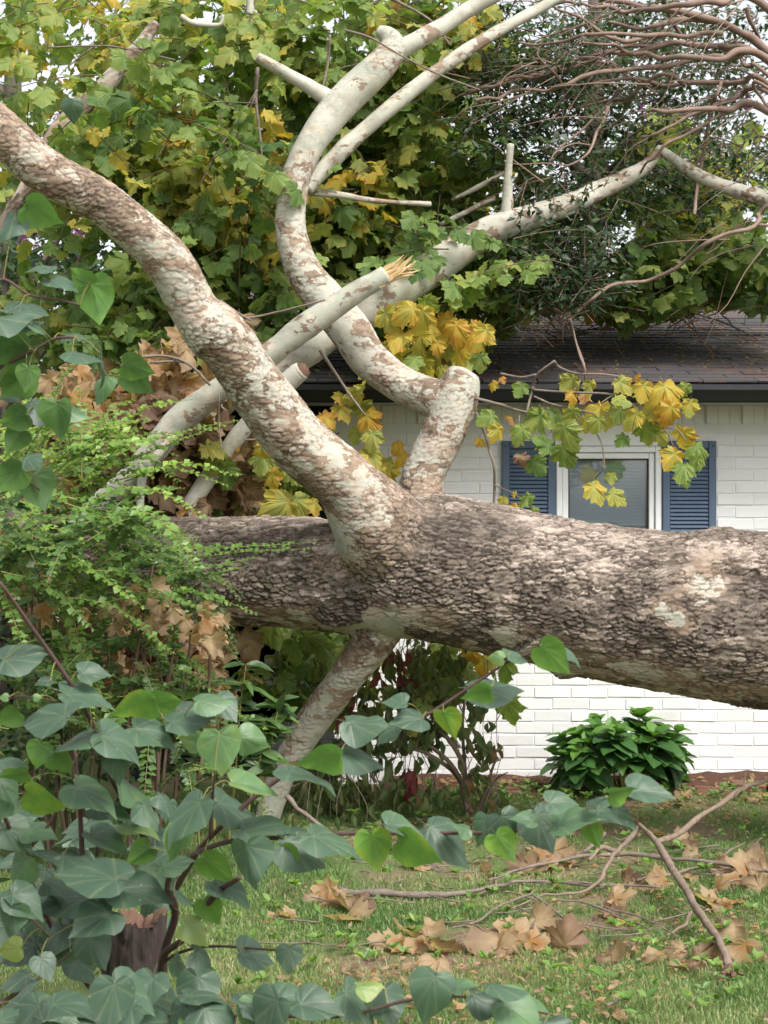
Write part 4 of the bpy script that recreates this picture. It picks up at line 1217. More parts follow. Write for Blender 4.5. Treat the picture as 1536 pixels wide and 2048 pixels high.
MY = [(ca_([(1536, 260), (1400, 170), (1200, 95), (1000, 45), (880, 40), (700, 5), (560, -30)]), 12, 6), (ca_([(1536, 25), (1300, 20), (1130, 15), (960, 45), (850, 55), (700, 30), (560, 5)]), 10, 4),
      (ca_([(1536, 300), (1300, 300), (1080, 290), (900, 290), (780, 270), (690, 230), (560, 215)]), 9, 3), (ca_([(1536, 440), (1420, 430), (1250, 440), (1000, 440), (830, 410), (600, 440)]), 9, 3.5),
      (ca_([(1536, 320), (1350, 265), (1200, 235), (1040, 230), (850, 270), (700, 285), (560, 350), (380, 385), (220, 405), (100, 445), (0, 475), (-120, 480)]), 8, 3.5),
      (ca_([(1400, 290), (1250, 300), (1000, 345), (760, 370), (600, 385), (480, 440), (380, 470), (200, 475), (120, 520), (0, 520)]), 8, 4), (ca_([(1536, 580), (1350, 570), (1200, 575), (1000, 570), (900, 580)]), 11, 4),
      (ca_([(1300, 170), (1100, 185), (900, 180), (700, 180), (560, 200), (400, 225), (230, 225)]), 7, 3), (ca_([(1300, 120), (1100, 110), (960, 130), (900, 150), (800, 140), (700, 120)]), 8, 4),
      (ca_([(1000, 185), (800, 215), (690, 180), (560, 105), (440, 60), (400, 20)]), 6, 3), (ca_([(1100, 440), (960, 400), (800, 510), (650, 540), (480, 575), (400, 620)]), 6, 3),
      (ca_([(1536, 480), (1400, 500), (1200, 570), (1050, 650), (950, 700), (870, 720)]), 7, 3), (ca_([(1536, 590), (1350, 580), (1180, 660), (1000, 770), (900, 860), (850, 950)]), 6, 2.5),
      (ca_([(760, 460), (680, 560), (560, 680), (420, 800), (370, 890)]), 5, 2), (ca_([(700, 560), (640, 700), (590, 800), (480, 880), (430, 920)]), 5, 2), (ca_([(760, 370), (860, 430), (950, 500)]), 4, 2.5),
      (ca_([(1290, 430), (1260, 500), (1230, 580), (1200, 780), (1170, 930), (1150, 1130)]), 4.5, 5), (cb_([(-40, 20), (30, 0), (130, 60), (270, 130), (310, 240), (380, 380)]), 3.5, 2.5),
      (cb_([(90, 190), (210, 290), (240, 340), (290, 368), (340, 370), (420, 350), (640, 290), (850, 220), (1090, 180), (1250, 180), (1400, 200), (1560, 235)]), 5, 5),
      (cb_([(1560, 830), (1500, 880), (1450, 920), (1280, 980), (1170, 1070), (1050, 1120), (920, 1140), (840, 1190), (750, 1275)]), 6, 4), (cb_([(745, 1275), (765, 1350), (800, 1450), (805, 1510)]), 3.5, 2),
      (cb_([(1560, 900), (1480, 905), (1400, 930)]), 4, 2.5), (cb_([(750, 1275), (690, 1245), (640, 1220)]), 3, 2), (ca_([(1420, 40), (1440, 100), (1490, 190)]), 6, 5), (ca_([(985, -10), (1030, 80), (1090, 210)]), 7, 5),
      (ca_([(560, 10), (400, 30), (300, 60), (200, 100), (120, 180), (0, 250)]), 4, 2), (ca_([(700, 330), (560, 330), (430, 330), (300, 300)]), 4, 2), (ca_([(480, 470), (420, 390), (330, 300), (350, 200)]), 4, 2),
      (ca_([(200, 475), (120, 430), (60, 300), (-40, 200)]), 4, 2), (ca_([(1536, 380), (1450, 350), (1380, 310), (1300, 300)]), 6, 4), (ca_([(1510, 450), (1500, 520), (1536, 560)]), 5, 3), (ca_([(1536, 720), (1480, 770)]), 4, 3)]
for i, (L, a, b) in enumerate(MY):
    Y0 = 9.35 + 0.5 * rng.random()
    n = len(L)
    if L[0][0] > 1525:      # runs on to the trunk outside the frame
        L = [(1790, 330 + 0.25 * L[0][1])] + L; a *= 1.15; n += 1
    C = [P(px, py, Y0 + 0.12 * math.sin(j * 1.3 + i)) for j, (px, py) in enumerate(L)]
    C = [c + np.array([0, rng.normal(0, .015), rng.normal(0, .006)]) for c in catmull(np.array(C), 2)]; n = len(C)
    part_tube('branch', myr, M['myrtle_bark'], C, [(a + (b - a) * j / (n - 1)) * .76 * rng.uniform(.86, 1.12) / F * Y0 for j in range(n)], 8, 5, 0.06)
fine = MB()
for k in range(200):        # side twigs
    L, a, b = MY[int(rng.integers(len(MY)))]
    px, py = L[int(rng.integers(len(L)))]
    if py > 500:
        continue
    Y0 = 9.3 + 0.8 * rng.random()
    c0 = P(px + rng.normal(0, 30), py + rng.normal(0, 20), Y0)
    d = unit(np.array([-0.9 + rng.normal(0, .6), rng.normal(0, .4), rng.normal(-.25, .5)]))
    ln = rng.uniform(.2, .7)
    C = [c0, c0 + d * ln * .4 + rdir(1)[0] * .015, c0 + d * ln * .75 + rdir(1)[0] * .025 + [0, 0, -.02], c0 + d * ln + rdir(1)[0] * .04 + [0, 0, -.05]]
    V, pl = tube(C, np.linspace(.0055, .0015, 4) * rng.uniform(.5, 1.1), 5, 3, cap=False, wob=.05); fine.put(V, pl)
fine.build('twigs', M['myrtle_bark'], myr, kind='stuff')

def leafy(root, blobs, T, m, name, stuff, per=(9, 16), size=(.03, .06), span=(.2, .5), limit=300, nrm0=(0, -.5, .75), dropz=-.3, keepf=None, wood=None, wr=.002):
    LVs = Leaves(); wood_mb = MB()
    for (bx_, by_, rx_, ry_, y0, y1, nt_, tn, sd_) in blobs:
        for k in range(nt_):
            while True:
                q = rng.uniform(-1, 1, 2)
                if q @ q < 1:
                    break
            Y = rng.uniform(y0, y1)
            p0 = P(bx_ + q[0] * rx_, by_ + q[1] * ry_, Y)
            n = int(rng.integers(*per))
            dr = unit(np.array([rng.normal(), rng.normal() * .8, rng.normal() * .7 + dropz]))
            ln = rng.uniform(*span); t = np.linspace(.05, 1, n)
            pts = p0 + dr * ln * (t[:, None] - .5) + np.array([0, 0, -.18 * ln]) * t[:, None] ** 2
            side = unit(np.cross(dr, [.1, .1, 1]) + 1e-3); alt = np.where(np.arange(n) % 2 == 0, 1, -1)[:, None]
            jit = rdir(n)
            tip = .5 * dr + side * alt + np.array([0, 0, -.25]) + .35 * jit
            nrm = np.array(nrm0) + .5 * rdir(n)
            LVs.put(pts + jit * .01, tip, nrm, rng.uniform(size[0], size[1], n), rng.integers(0, len(T), n), np.clip(rng.normal(tn, sd_) + rng.normal(0, sd_ * .5, n), .02, .98), 0)
            if wood:
                V, pl = tube(pts[::3] if n > 6 else pts[[0, -1]], np.linspace(wr, wr * .5, len(pts[::3]) if n > 6 else 2), 4, 1, cap=False); wood_mb.put(V, pl)
    nn = LVs.emit(root, name, stuff, m, T, limit, keepf)
    if wood:
        wood_mb.build('twigs', wood, root, kind='stuff')
    return nn
leafy(myr, [(1110, 500, 115, 130, 9.2, 10.2, 260, .10, .07), (1150, 330, 190, 130, 9.5, 10.6, 150, .16, .08), (1280, 110, 230, 110, 9.7, 10.8, 190, .16, .08), (1050, 130, 130, 130, 9.5, 10.4, 130, .15, .08),
            (1450, 330, 110, 110, 9.8, 10.6, 60, .2, .09), (1170, 560, 80, 60, 9.5, 10.2, 50, .18, .09), (1000, 240, 110, 60, 9.4, 10, 40, .15, .08), (1060, 600, 90, 50, 9.3, 10, 45, .12, .06)],
      SMALLT, M['small_leaf'], 'leaf', 'foliage', (9, 16), (.035, .07), (.2, .5), 300, keepf=keep, wood=M['myrtle_bark'], wr=.003)
def flower_cluster(root, px, py, Y, h=.12):
    mb = MB(); c = P(px, py, Y)
    for k in range(46 if h > .15 else 22):
        t = rng.random(); a = rng.uniform(0, 6.28); r_ = .035 * (1 - t * .6) * math.sqrt(rng.random())
        b = c + [r_ * math.cos(a), r_ * math.sin(a), (t - .5) * h]
        d = rdir(1)[0]; u = unit(np.cross(d, [.3, .5, .8])); v_ = np.cross(d, u); s_ = rng.uniform(.006, .014)
        mb.put(np.array([b - u * s_, b + v_ * s_, b + u * s_, b - v_ * s_ + d * s_ * .5]), [np.array([[0, 1, 2], [0, 2, 3]])])
    mb.build('flower_cluster', M['petal'], root, smooth=False)
for px, py, Y in [(1498, 205, 9.6), (1284, 220, 9.7)]:
    flower_cluster(myr, px, py, Y, .09)

# ================================================================== BUSH ON THE LEFT (fine leaves on long arching sprays)
bush = thing('arching_shrub', 'dense shrub of fine bright green leaves on arching sprays hiding the trunk end', 'shrub', P(120, 1690, 7.4) * [1, 1, 0])
BV = Leaves(); stems = MB()
def spray_of(pts, tone, sz, dens=0.024, pri=0):
    c = catmull(np.array(pts), 10)
    seg = np.linalg.norm(np.diff(c, axis=0), axis=1); L_ = seg.sum(); s_ = np.concatenate([[0], np.cumsum(seg)])
    n = max(4, int(L_ / dens)); t = np.linspace(.08 * L_, L_, n)
    p = np.stack([np.interp(t, s_, c[:, i]) for i in range(3)], 1)
    d = unit(np.gradient(p, axis=0)); side = unit(np.cross(d, [0, -.25, 1.0]) + 1e-4)
    taper = 1 - .55 * (t / L_) ** 2
    for sg in (-1, 1):
        jit = rdir(n)
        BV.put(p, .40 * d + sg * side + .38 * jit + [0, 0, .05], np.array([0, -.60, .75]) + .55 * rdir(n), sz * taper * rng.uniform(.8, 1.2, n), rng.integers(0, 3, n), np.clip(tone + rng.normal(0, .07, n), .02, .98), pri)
    V, pl = tube(pts, np.linspace(.0032, .001, len(pts)), 4, 4, cap=False); stems.put(V, pl)
def rnd_spray(px, py, Y, dx, dz, ln, tone, sz=.047):
    p0 = P(px, py, Y); d = unit(np.array([dx, rng.normal(-.1, .4), dz]))
    spray_of([p0, p0 + d * ln * .5 + [0, 0, .03], p0 + d * ln + [0, 0, -.14 * ln]], tone, sz * rng.uniform(.8, 1.2))
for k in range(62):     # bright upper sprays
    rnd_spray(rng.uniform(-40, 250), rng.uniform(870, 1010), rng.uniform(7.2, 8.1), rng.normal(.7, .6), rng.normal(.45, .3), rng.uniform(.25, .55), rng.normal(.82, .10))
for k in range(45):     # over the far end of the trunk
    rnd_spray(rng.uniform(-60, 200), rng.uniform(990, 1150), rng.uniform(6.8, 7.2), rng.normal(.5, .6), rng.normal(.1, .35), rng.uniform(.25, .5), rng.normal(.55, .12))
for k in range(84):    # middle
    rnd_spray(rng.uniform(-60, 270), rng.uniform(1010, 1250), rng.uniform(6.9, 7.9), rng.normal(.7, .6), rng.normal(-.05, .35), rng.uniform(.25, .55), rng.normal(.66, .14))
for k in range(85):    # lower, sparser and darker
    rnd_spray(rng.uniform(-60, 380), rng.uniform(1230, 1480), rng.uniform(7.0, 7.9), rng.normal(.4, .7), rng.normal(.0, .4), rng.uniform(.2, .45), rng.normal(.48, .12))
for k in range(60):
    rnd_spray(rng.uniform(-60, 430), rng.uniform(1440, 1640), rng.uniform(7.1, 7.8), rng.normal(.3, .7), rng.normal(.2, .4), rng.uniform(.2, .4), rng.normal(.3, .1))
for L, tn in [([(300, 1105), (400, 1100), (500, 1096), (625, 1084)], .62), ([(310, 1130), (400, 1130), (480, 1118), (500, 1110)], .5), ([(180, 930), (300, 890), (400, 855), (470, 838)], .72), ([(200, 1080), (320, 1130), (410, 1200), (462, 1262)], .35),
              ([(180, 1130), (300, 1150), (400, 1210), (450, 1290)], .35), ([(120, 1010), (250, 1030), (330, 1040), (390, 1075)], .6), ([(250, 1200), (350, 1210), (430, 1250), (470, 1310)], .33), ([(0, 1060), (80, 1065), (140, 1095), (180, 1130)], .5),
              ([(350, 1120), (430, 1150), (480, 1190)], .45), ([(140, 950), (230, 900), (270, 850), (300, 830)], .75), ([(60, 960), (150, 910), (200, 870), (220, 840)], .7), ([(260, 1090), (360, 1110), (430, 1180), (455, 1230)], .4)]:
    Y = rng.uniform(7.3, 7.7)
    for q in range(2):
        spray_of([P(a + rng.normal(0, 8), b + q * 14 + rng.normal(0, 5), Y + .06 * q) for a, b in L], tn, .044, pri=10)
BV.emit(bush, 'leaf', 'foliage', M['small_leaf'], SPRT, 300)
stems.build('sprays', M['green_stem'], bush, kind='stuff')
for k in range(34):
    px = rng.uniform(-60, 400); Y = rng.uniform(7.2, 7.9); p0 = P(px, 1024, Y); p0[2] = -.03
    top = P(px + rng.normal(10, 60), rng.uniform(1050, 1350), Y + rng.normal(0, .1))
    mid = (p0 + top) / 2 + rng.normal(0, .04, 3) * [1, 1, 0]
    part_tube('stem', bush, M['twig_bark'], [p0, mid, top], [.011, .008, .004], 6, 5, .05)

# upright sapling shoots with narrow leaves behind the shrub
sap = thing('privet_shoots', 'upright slender shoots with narrow grey green leaves beside the dark carport opening', 'shrub', P(470, 1600, 8.0) * [1, 1, 0])
SV = Leaves()
for L in [[(455, 1700), (470, 1560), (480, 1420), (492, 1330)], [(430, 1700), (420, 1500), (370, 1390), (350, 1330)], [(520, 1700), (530, 1560), (545, 1470), (560, 1400)], [(400, 1700), (390, 1540), (385, 1440), (400, 1370)], [(490, 1690), (500, 1600), (520, 1520), (530, 1440)]]:
    Y = 8.0 + rng.normal(0, .1)
    C = np.array([P(a, b, Y) for a, b in L]); C[0, 2] = -.02
    part_tube('stem', sap, M['green_stem'], C, [.007, .005, .004, .0015], 6, 4, .03)
    c = catmull(C, 8)[10:]
    for i, p in enumerate(c):
        for sg in (-1, 1):
            t = np.array([sg * .8 + rng.normal(0, .3), rng.normal(-.2, .4), rng.normal(.15, .35)])
            SV.put(p, t, np.array([0, -.5, .7]) + .4 * rdir(1)[0], rng.uniform(.07, .13), int(rng.integers(3)), np.clip(rng.normal(.38, .12), .05, .9))
SV.emit(sap, 'leaf', 'foliage', M['small_leaf'], NARROWT, 200)

# ================================================================== HYDRANGEA against the wall
hyd = thing('hydrangea', 'rounded hydrangea with broad glossy green leaves at the foot of the white wall', 'shrub', P(1255, 1556, 9.62) * [1, 1, 0])
HV = Leaves()
hc = P(1255, 1500, 9.55)
for k in range(34):
    a = rng.uniform(0, 2 * np.pi); el = math.asin(rng.uniform(.0, 1)); rr_ = rng.uniform(.75, 1.0)
    d = np.array([math.cos(a) * math.cos(el), math.sin(a) * math.cos(el), math.sin(el)])
    tip = np.array([hc[0] + d[0] * .40 * rr_, min(hc[1] + .06 + d[1] * .24 * rr_, 9.88), .18 + d[2] * .29 * rr_ + .03])
    b = np.array([hc[0] + d[0] * .08, hc[1] + d[1] * .06 + .02, .01])
    mid = (b + tip) / 2 + [0, 0, .04]
    part_tube('stem', hyd, M['green_stem'], [b, mid, tip], [.005, .004, .003], 5, 3, .02)
    for ring, (n, s0, up) in enumerate([(4, .09, .55), (4, .145, .10), (4, .165, -.25)]):
        for j in range(n):
            th = j * 2 * np.pi / n + ring * .8 + rng.normal(0, .2)
            out = np.array([math.cos(th), math.sin(th), up + rng.normal(0, .15)]) + d * .5
            p = tip - np.array([0, 0, .045 * ring]) - d * .02 * ring
            HV.put(p, out, np.array([0, -.15, 1.0]) + d * .7 + .2 * rdir(1)[0], s0 * rng.uniform(.8, 1.2), int(rng.integers(4)), np.clip((.80 if ring == 0 else .42) + rng.normal(0, .12), .05, .98))
HV.emit(hyd, 'leaf', 'foliage', M['hydrangea_leaf'], OVALT, 300, lambda b: b[:, 1] < 9.93)

# ================================================================== WILTED SHRUB under the trunk
wil = thing('wilted_shrub', 'small bent shrub with arching brown stems and drooping maroon leaves under the trunk', 'shrub', P(940, 1630, 8.98) * [1, 1, 0])
ce = lambda L: [(350 + a / 2.194, 1200 + b / 2.194) for a, b in L]
WLV = Leaves()
WST = [(ce([(1300, 950), (1280, 820), (1255, 700), (1180, 590), (1090, 545), (1000, 520)]), 9, 4), (ce([(1300, 950), (1275, 840), (1210, 720), (1100, 630), (1000, 600), (920, 610)]), 8, 3.5), (ce([(1290, 930), (1250, 790), (1150, 700), (1050, 655), (940, 660), (870, 560)]), 8, 3),
       (ce([(1320, 950), (1360, 850), (1400, 720), (1430, 700)]), 6, 2), (ce([(1300, 940), (1275, 760), (1262, 560), (1270, 420), (1240, 300)]), 6, 2.5), (ce([(1330, 930), (1400, 800), (1460, 755)]), 4, 1.5),
       (ce([(1000, 620), (950, 520), (920, 420), (900, 330)]), 5, 2), (ce([(1100, 630), (1000, 650), (900, 600), (860, 480)]), 4, 2), (ce([(880, 800), (800, 640), (770, 520), (800, 420)]), 5, 2)]
for L, a, b in WST:
    Y0 = 9.0; n = len(L)
    C = np.array([P(px, py, Y0 + .06 * math.sin(2 * j)) for j, (px, py) in enumerate(L)])
    if L[0][1] > 1610:
        C[0, 2] = -.03
    part_tube('stem', wil, M['stick_bark'], C, [.72 * (a + (b - a) * j / (n - 1)) / F * Y0 for j in range(n)], 8, 5, .04)
wt = MB()
def hang(px, py, rx, ry, n, tone, sd_, sz=(.05, .10), y0=8.85, y1=9.25):
    for k in range(n):
        p = P(px + rng.uniform(-rx, rx), py + rng.uniform(-ry, ry), rng.uniform(y0, y1))
        WLV.put(p, np.array([rng.normal(0, .35), rng.normal(0, .3), -1]), np.array([rng.normal(0, .6), -.8, .2]), rng.uniform(*sz), int(rng.integers(3)), np.clip(rng.normal(tone, sd_), .02, .98))
        if k % 4 == 0:
            V, pl = tube([p + [rng.normal(0, .05), .03, .22], p + [0, 0, .08], p], [.0025, .002, .001], 4, 3, cap=False); wt.put(V, pl)
hang(790, 1330, 50, 40, 26, .88, .06); hang(840, 1375, 60, 70, 60, .25, .12); hang(760, 1430, 70, 60, 60, .2, .12); hang(700, 1540, 110, 70, 120, .22, .12); hang(620, 1600, 90, 50, 70, .2, .12)
hang(820, 1560, 16, 32, 16, .95, .04); hang(720, 1420, 50, 30, 14, .85, .08); hang(945, 1540, 30, 90, 40, .3, .2); hang(930, 1400, 50, 60, 30, .28, .15); hang(960, 1500, 40, 20, 10, .7, .1); hang(780, 1600, 110, 40, 60, .25, .15)
hang(800, 1300, 60, 30, 30, .28, .12); hang(880, 1300, 60, 20, 20, .3, .12); hang(960, 1600, 40, 30, 18, .35, .15)
hang(600, 1340, 50, 90, 60, .2, .1, (.05, .11), 9.0, 9.5); hang(660, 1650, 120, 25, 40, .3, .3, (.05, .09), 8.5, 9.0)
hang(890, 1400, 95, 90, 60, .08, .10, (.06, .12)); hang(800, 1470, 80, 60, 40, .08, .10, (.06, .11))
WLV.emit(wil, 'leaf', 'foliage', M['wilted_leaf'], WILTT, 300, lambda b: b[:, 2] > .03)
wt.build('twigs', M['stick_bark'], wil, kind='stuff')

# ================================================================== STUMP
stump = thing('tree_stump', 'small sawn stump with dark furrowed bark among the heart shaped leaves', 'stump', (*P(268, 2002, 5.57)[:2], 0))
s0 = loc_of(stump)
nth, nz = 64, 30
th = np.linspace(0, 2 * np.pi, nth, endpoint=False)
zz = np.linspace(-.04, .268, nz)
TH, ZZ = np.meshgrid(th, zz)
ridge = fbm(np.stack([np.cos(TH).ravel() * 5, np.sin(TH).ravel() * 5, ZZ.ravel() * 2.2], 1), 21, 4)
plate = voro(np.stack([np.cos(TH).ravel() * 3.6, np.sin(TH).ravel() * 3.6, ZZ.ravel() * 5], 1), 23)
rad = .092 + .020 * (ridge - .5) * 2 + .014 * (smooth01(plate[1] - plate[0], .02, .25) - .6) + .03 * np.exp(-(ZZ.ravel() + .02) / .05)
V = np.stack([s0[0] + np.cos(TH).ravel() * rad, s0[1] + np.sin(TH).ravel() * rad, ZZ.ravel()], 1)
top = V.reshape(nz, nth, 3)
top[-1, :, 2] += .015 * np.sin(th * 3 + 1) + .008 * rng.standard_normal(nth)
V = top.reshape(-1, 3)
i_ = np.arange(nz - 1)[:, None] * nth; j_ = np.arange(nth)[None]; k_ = (j_ + 1) % nth
mb = MB(); mb.put(V, [np.stack([i_ + j_, i_ + k_, i_ + nth + k_, i_ + nth + j_], -1).reshape(-1, 4)]); mb.build('bark', M['stump_bark'], stump)
edge_ = top[-1]; cen = np.array([s0[0], s0[1], .19])
rings = [edge_, edge_ * .86 + cen * .14 + [0, 0, .004], edge_ * .74 + cen * .26 + [0, 0, -.035], edge_ * .45 + cen * .55 + [0, 0, -.075]]
cen = cen - [0, 0, .07]
rings = [edge_ + [0, 0, .001]] + [r_ + np.stack([np.zeros(nth), np.zeros(nth), .006 * rng.standard_normal(nth)], 1) for r_ in rings[1:]]
Vt = np.vstack(rings + [cen[None]])
Q = [[q * nth + j, q * nth + (j + 1) % nth, (q + 1) * nth + (j + 1) % nth, (q + 1) * nth + j] for q in range(3) for j in range(nth)]
T = [[3 * nth + j, 3 * nth + (j + 1) % nth, 4 * nth] for j in range(nth)]
mb = MB(); mb.put(Vt, [np.array(Q), np.array(T)]); mb.build('cut_face', M['stump_wood'], stump)

# ================================================================== REDBUD SAPLING in front
red = thing('redbud_sapling', 'young tree with big heart shaped grey green leaves growing beside the small stump', 'young tree', (*P(330, 2010, 5.45)[:2], 0))
c5 = lambda L: [(a / 2, 1250 + b / 2) for a, b in L]
c6 = lambda L: [(768 + a / 2, 1250 + b / 2) for a, b in L]
ROOT = (600, 1490)
RST = [(c5([ROOT, (655, 1330), (700, 1160), (670, 1040), (600, 890), (520, 745), (430, 580), (370, 400), (280, 230), (120, 0), (0, -170)]), 9, 3.5, 5.45, 4.35),
       (c5([ROOT, (650, 1340), (740, 1250), (860, 1080), (960, 1010)]), 9, 4.5, 5.45, 4.7),
       (c5([(690, 1130), (670, 1040), (720, 950), (900, 870), (1130, 850), (1440, 832)]) + c6([(150, 833), (400, 830), (600, 815), (790, 800), (900, 730), (960, 680)]), 6, 2, 4.95, 4.5),
       (c5([(700, 1060), (760, 960), (830, 860), (1080, 640), (1340, 490)]) + c6([(0, 440), (180, 355), (400, 210), (500, 145), (600, 108), (640, 75)]), 6, 2, 4.95, 4.6),
       (c5([(840, 850), (850, 690), (860, 580)]), 4, 2, 4.75, 4.6), (c5([(330, 950), (320, 750), (300, 500)]), 6, 3, 4.9, 4.8), (c5([(400, 1500), (260, 1300), (150, 1090), (80, 920), (15, 760), (-60, 600)]), 7, 3.5, 5.4, 4.7),
       (c5([(100, 910), (180, 820), (230, 730)]), 5, 2, 4.9, 4.9), (c5([(640, 1360), (720, 1310), (850, 1285), (1100, 1300), (1190, 1300)]), 4, 1.5, 5.3, 4.8),
       (c5([(420, 1580), (600, 1585), (900, 1560), (1200, 1565), (1400, 1560)]) + c6([(100, 1500), (280, 1485), (400, 1500), (520, 1530), (680, 1560)]), 5, 2, 4.6, 4.25), (c5([(-40, 1540), (100, 1450), (200, 1380), (280, 1310)]), 5, 2, 4.7, 4.9),
       (c5([(-20, 330), (60, 290), (200, 300), (320, 345)]), 2.2, 1.5, 4.6, 4.5), (c5([(430, 580), (560, 500), (700, 420), (800, 360)]), 3.5, 2, 4.7, 4.9), (c5([(0, 1090), (100, 1150), (200, 1250)]), 3, 2, 4.8, 4.8)]
rpts = []
for L, a, b, ya, yb in RST:
    n = len(L); tY = np.linspace(0, 1, n)
    Ys = ya + (yb - ya) * tY
    C = np.array([P(px, py, y) for (px, py), y in zip(L, Ys)])
    if L[0] == c5([ROOT])[0]:
        C[0] = [loc_of(red)[0], loc_of(red)[1], -.03]
    part_tube('stem', red, M['redbud_stem'], C, [(a + (b - a) * t) / F * y for t, y in zip(tY, Ys)], 9, 6, .03)
    rpts.append(catmull(C, 8))
rpts = np.concatenate(rpts)
RV = Leaves(); pet = MB()
def rl(px, py, w_, ang, kind='t', Y=None, tone=None, tm=None):
    """t: upper side seen from above; u: bright underside towards us; f: facing us"""
    if Y is None:
        sp = 768 + rpts[:, 0] / rpts[:, 1] * F; sq = 1024 - (rpts[:, 2] - CZ) / rpts[:, 1] * F
        i = np.argmin((sp - px) ** 2 + (sq - py) ** 2); Y = rpts[i, 1] + rng.uniform(-.22, .02)
    if kind == 't':
        nr = np.array([rng.normal(0, .25), -.40 + rng.normal(0, .16), .85]); back = rng.normal(-.15, .35); tn = rng.normal(.42, .17); ang = math.degrees(math.atan2(math.sin(R(ang)) * .5, math.cos(R(ang)) + 1e-6))
    elif kind == 'u':
        nr = np.array([rng.normal(0, .2), .75, .45]); back = rng.normal(.1, .15); tn = rng.normal(.72, .06)
    else:
        nr = np.array([rng.normal(0, .15), -.95, .25]); back = 0; tn = .82
    if tone is not None:
        tn = tone
    RV.at_px(px, py, Y, w_, ang + rng.normal(0, 6), int(rng.integers(0, 9)) if tm is None else tm, tn, nr, back, 12)
    A = RV.A[-1][0]; b = A[:3, 3]
    i = np.argmin(np.linalg.norm(rpts - b, axis=1))
    if np.linalg.norm(rpts[i] - b) < .22:
        V, pl = tube([rpts[i], (rpts[i] + b) / 2 + [0, 0, .012], b], [.0016, .0014, .0013], 5, 3, cap=False); pet.put(V, pl)
A5 = [(90, 120, 210, 20, 't'), (375, 195, 140, -40, 't'), (185, 355, 250, 175, 't'), (345, 300, 240, -40, 't'), (755, 372, 200, 0, 't'), (610, 435, 210, -30, 't'), (480, 475, 230, -40, 't'), (290, 465, 220, 185, 't'), (885, 505, 200, -92, 'f'),
      (762, 462, 100, 170, 'f'), (1012, 462, 140, -20, 'f'), (158, 515, 120, -110, 'u'), (250, 545, 130, -60, 'u'), (540, 650, 230, -50, 't'), (370, 675, 230, -20, 't'), (185, 690, 190, -10, 'u'), (735, 760, 240, -130, 't'), (715, 870, 190, -90, 't'),
      (1010, 650, 210, -30, 't'), (955, 735, 250, -25, 't'), (1060, 825, 240, 10, 't'), (1235, 592, 250, -8, 't'), (1290, 515, 180, 170, 'u'), (1430, 520, 220, -20, 't'), (1465, 392, 200, -10, 't'), (1000, 955, 210, -80, 't'), (1210, 900, 220, -35, 't'),
      (1330, 860, 240, -5, 't'), (870, 970, 170, -40, 'u'), (1160, 925, 140, -70, 'u'), (1500, 890, 170, -80, 'u'), (40, 555, 150, 10, 't'), (20, 640, 170, -60, 't'), (370, 1000, 300, 180, 't'), (275, 1105, 260, 200, 't'), (560, 1075, 270, -20, 't'),
      (640, 1000, 200, -60, 't'), (210, 1225, 200, 200, 't'), (245, 1300, 170, 240, 't'), (375, 1190, 220, 220, 't'), (385, 1300, 170, -75, 't', 4.9), (920, 1075, 200, -45, 't'), (845, 1140, 130, -60, 'u'), (730, 1375, 130, -60, 't'), (840, 1340, 180, -35, 't'),
      (1020, 1330, 180, -20, 't'), (1155, 1335, 120, -90, 't'), (50, 1500, 220, -150, 't'), (190, 1560, 250, -30, 't'), (350, 1540, 210, 200, 't'), (515, 1560, 190, -90, 't'), (620, 1510, 260, -10, 't'), (830, 1560, 210, 0, 't'),
      (1020, 1510, 170, 20, 't'), (1155, 1505, 120, 90, 't'), (1270, 1530, 210, -10, 't'), (1440, 1515, 210, -60, 't'), (1030, 1575, 190, -90, 't'), (80, 1000, 170, -100, 't'), (60, 850, 190, -60, 't'), (180, 930, 170, -20, 't'), (300, 930, 160, 0, 't'),
      (160, 840, 150, 0, 't'), (430, 870, 200, -20, 't'), (560, 810, 170, -10, 't'), (560, 920, 130, 200, 'u'), (450, 745, 190, 0, 't'), (600, 760, 140, -70, 't'), (100, 1120, 190, -50, 't'), (40, 1180, 160, -90, 't'), (180, 1370, 120, -80, 't'),
      (330, 1380, 150, -60, 't'), (60, 1420, 150, 200, 't'), (470, 560, 130, -80, 't'), (740, 1080, 140, -50, 't'), (700, 950, 150, 30, 't'), (550, 300, 180, 170, 'u'), (660, 300, 140, 20, 'u'), (740, 320, 120, 10, 't'), (850, 300, 160, -10, 't'), (900, 330, 150, -50, 't'),
      (175, 225, 70, 180, 't'), (15, 290, 40, 180, 'f'), (150, 290, 36, 0, 'f'), (40, 365, 110, 200, 'u'), (60, 590, 120, 180, 'u'), (0, 700, 160, 190, 't'), (1480, 1445, 120, 20, 't'), (1130, 1600, 200, -60, 't'), (720, 1600, 200, -110, 't'), (300, 1600, 180, -60, 't')]
for x_, y_, w_, a_, kd, *yy in A5:
    rl(x_ / 2, 1250 + y_ / 2, w_ / 2 * 0.93, a_, kd, Y=(yy[0] if yy else None))
rl(395, 1860, 66, -60, 't', tone=.93); rl(20, 1900, 52, 180, 'f', tone=.98)
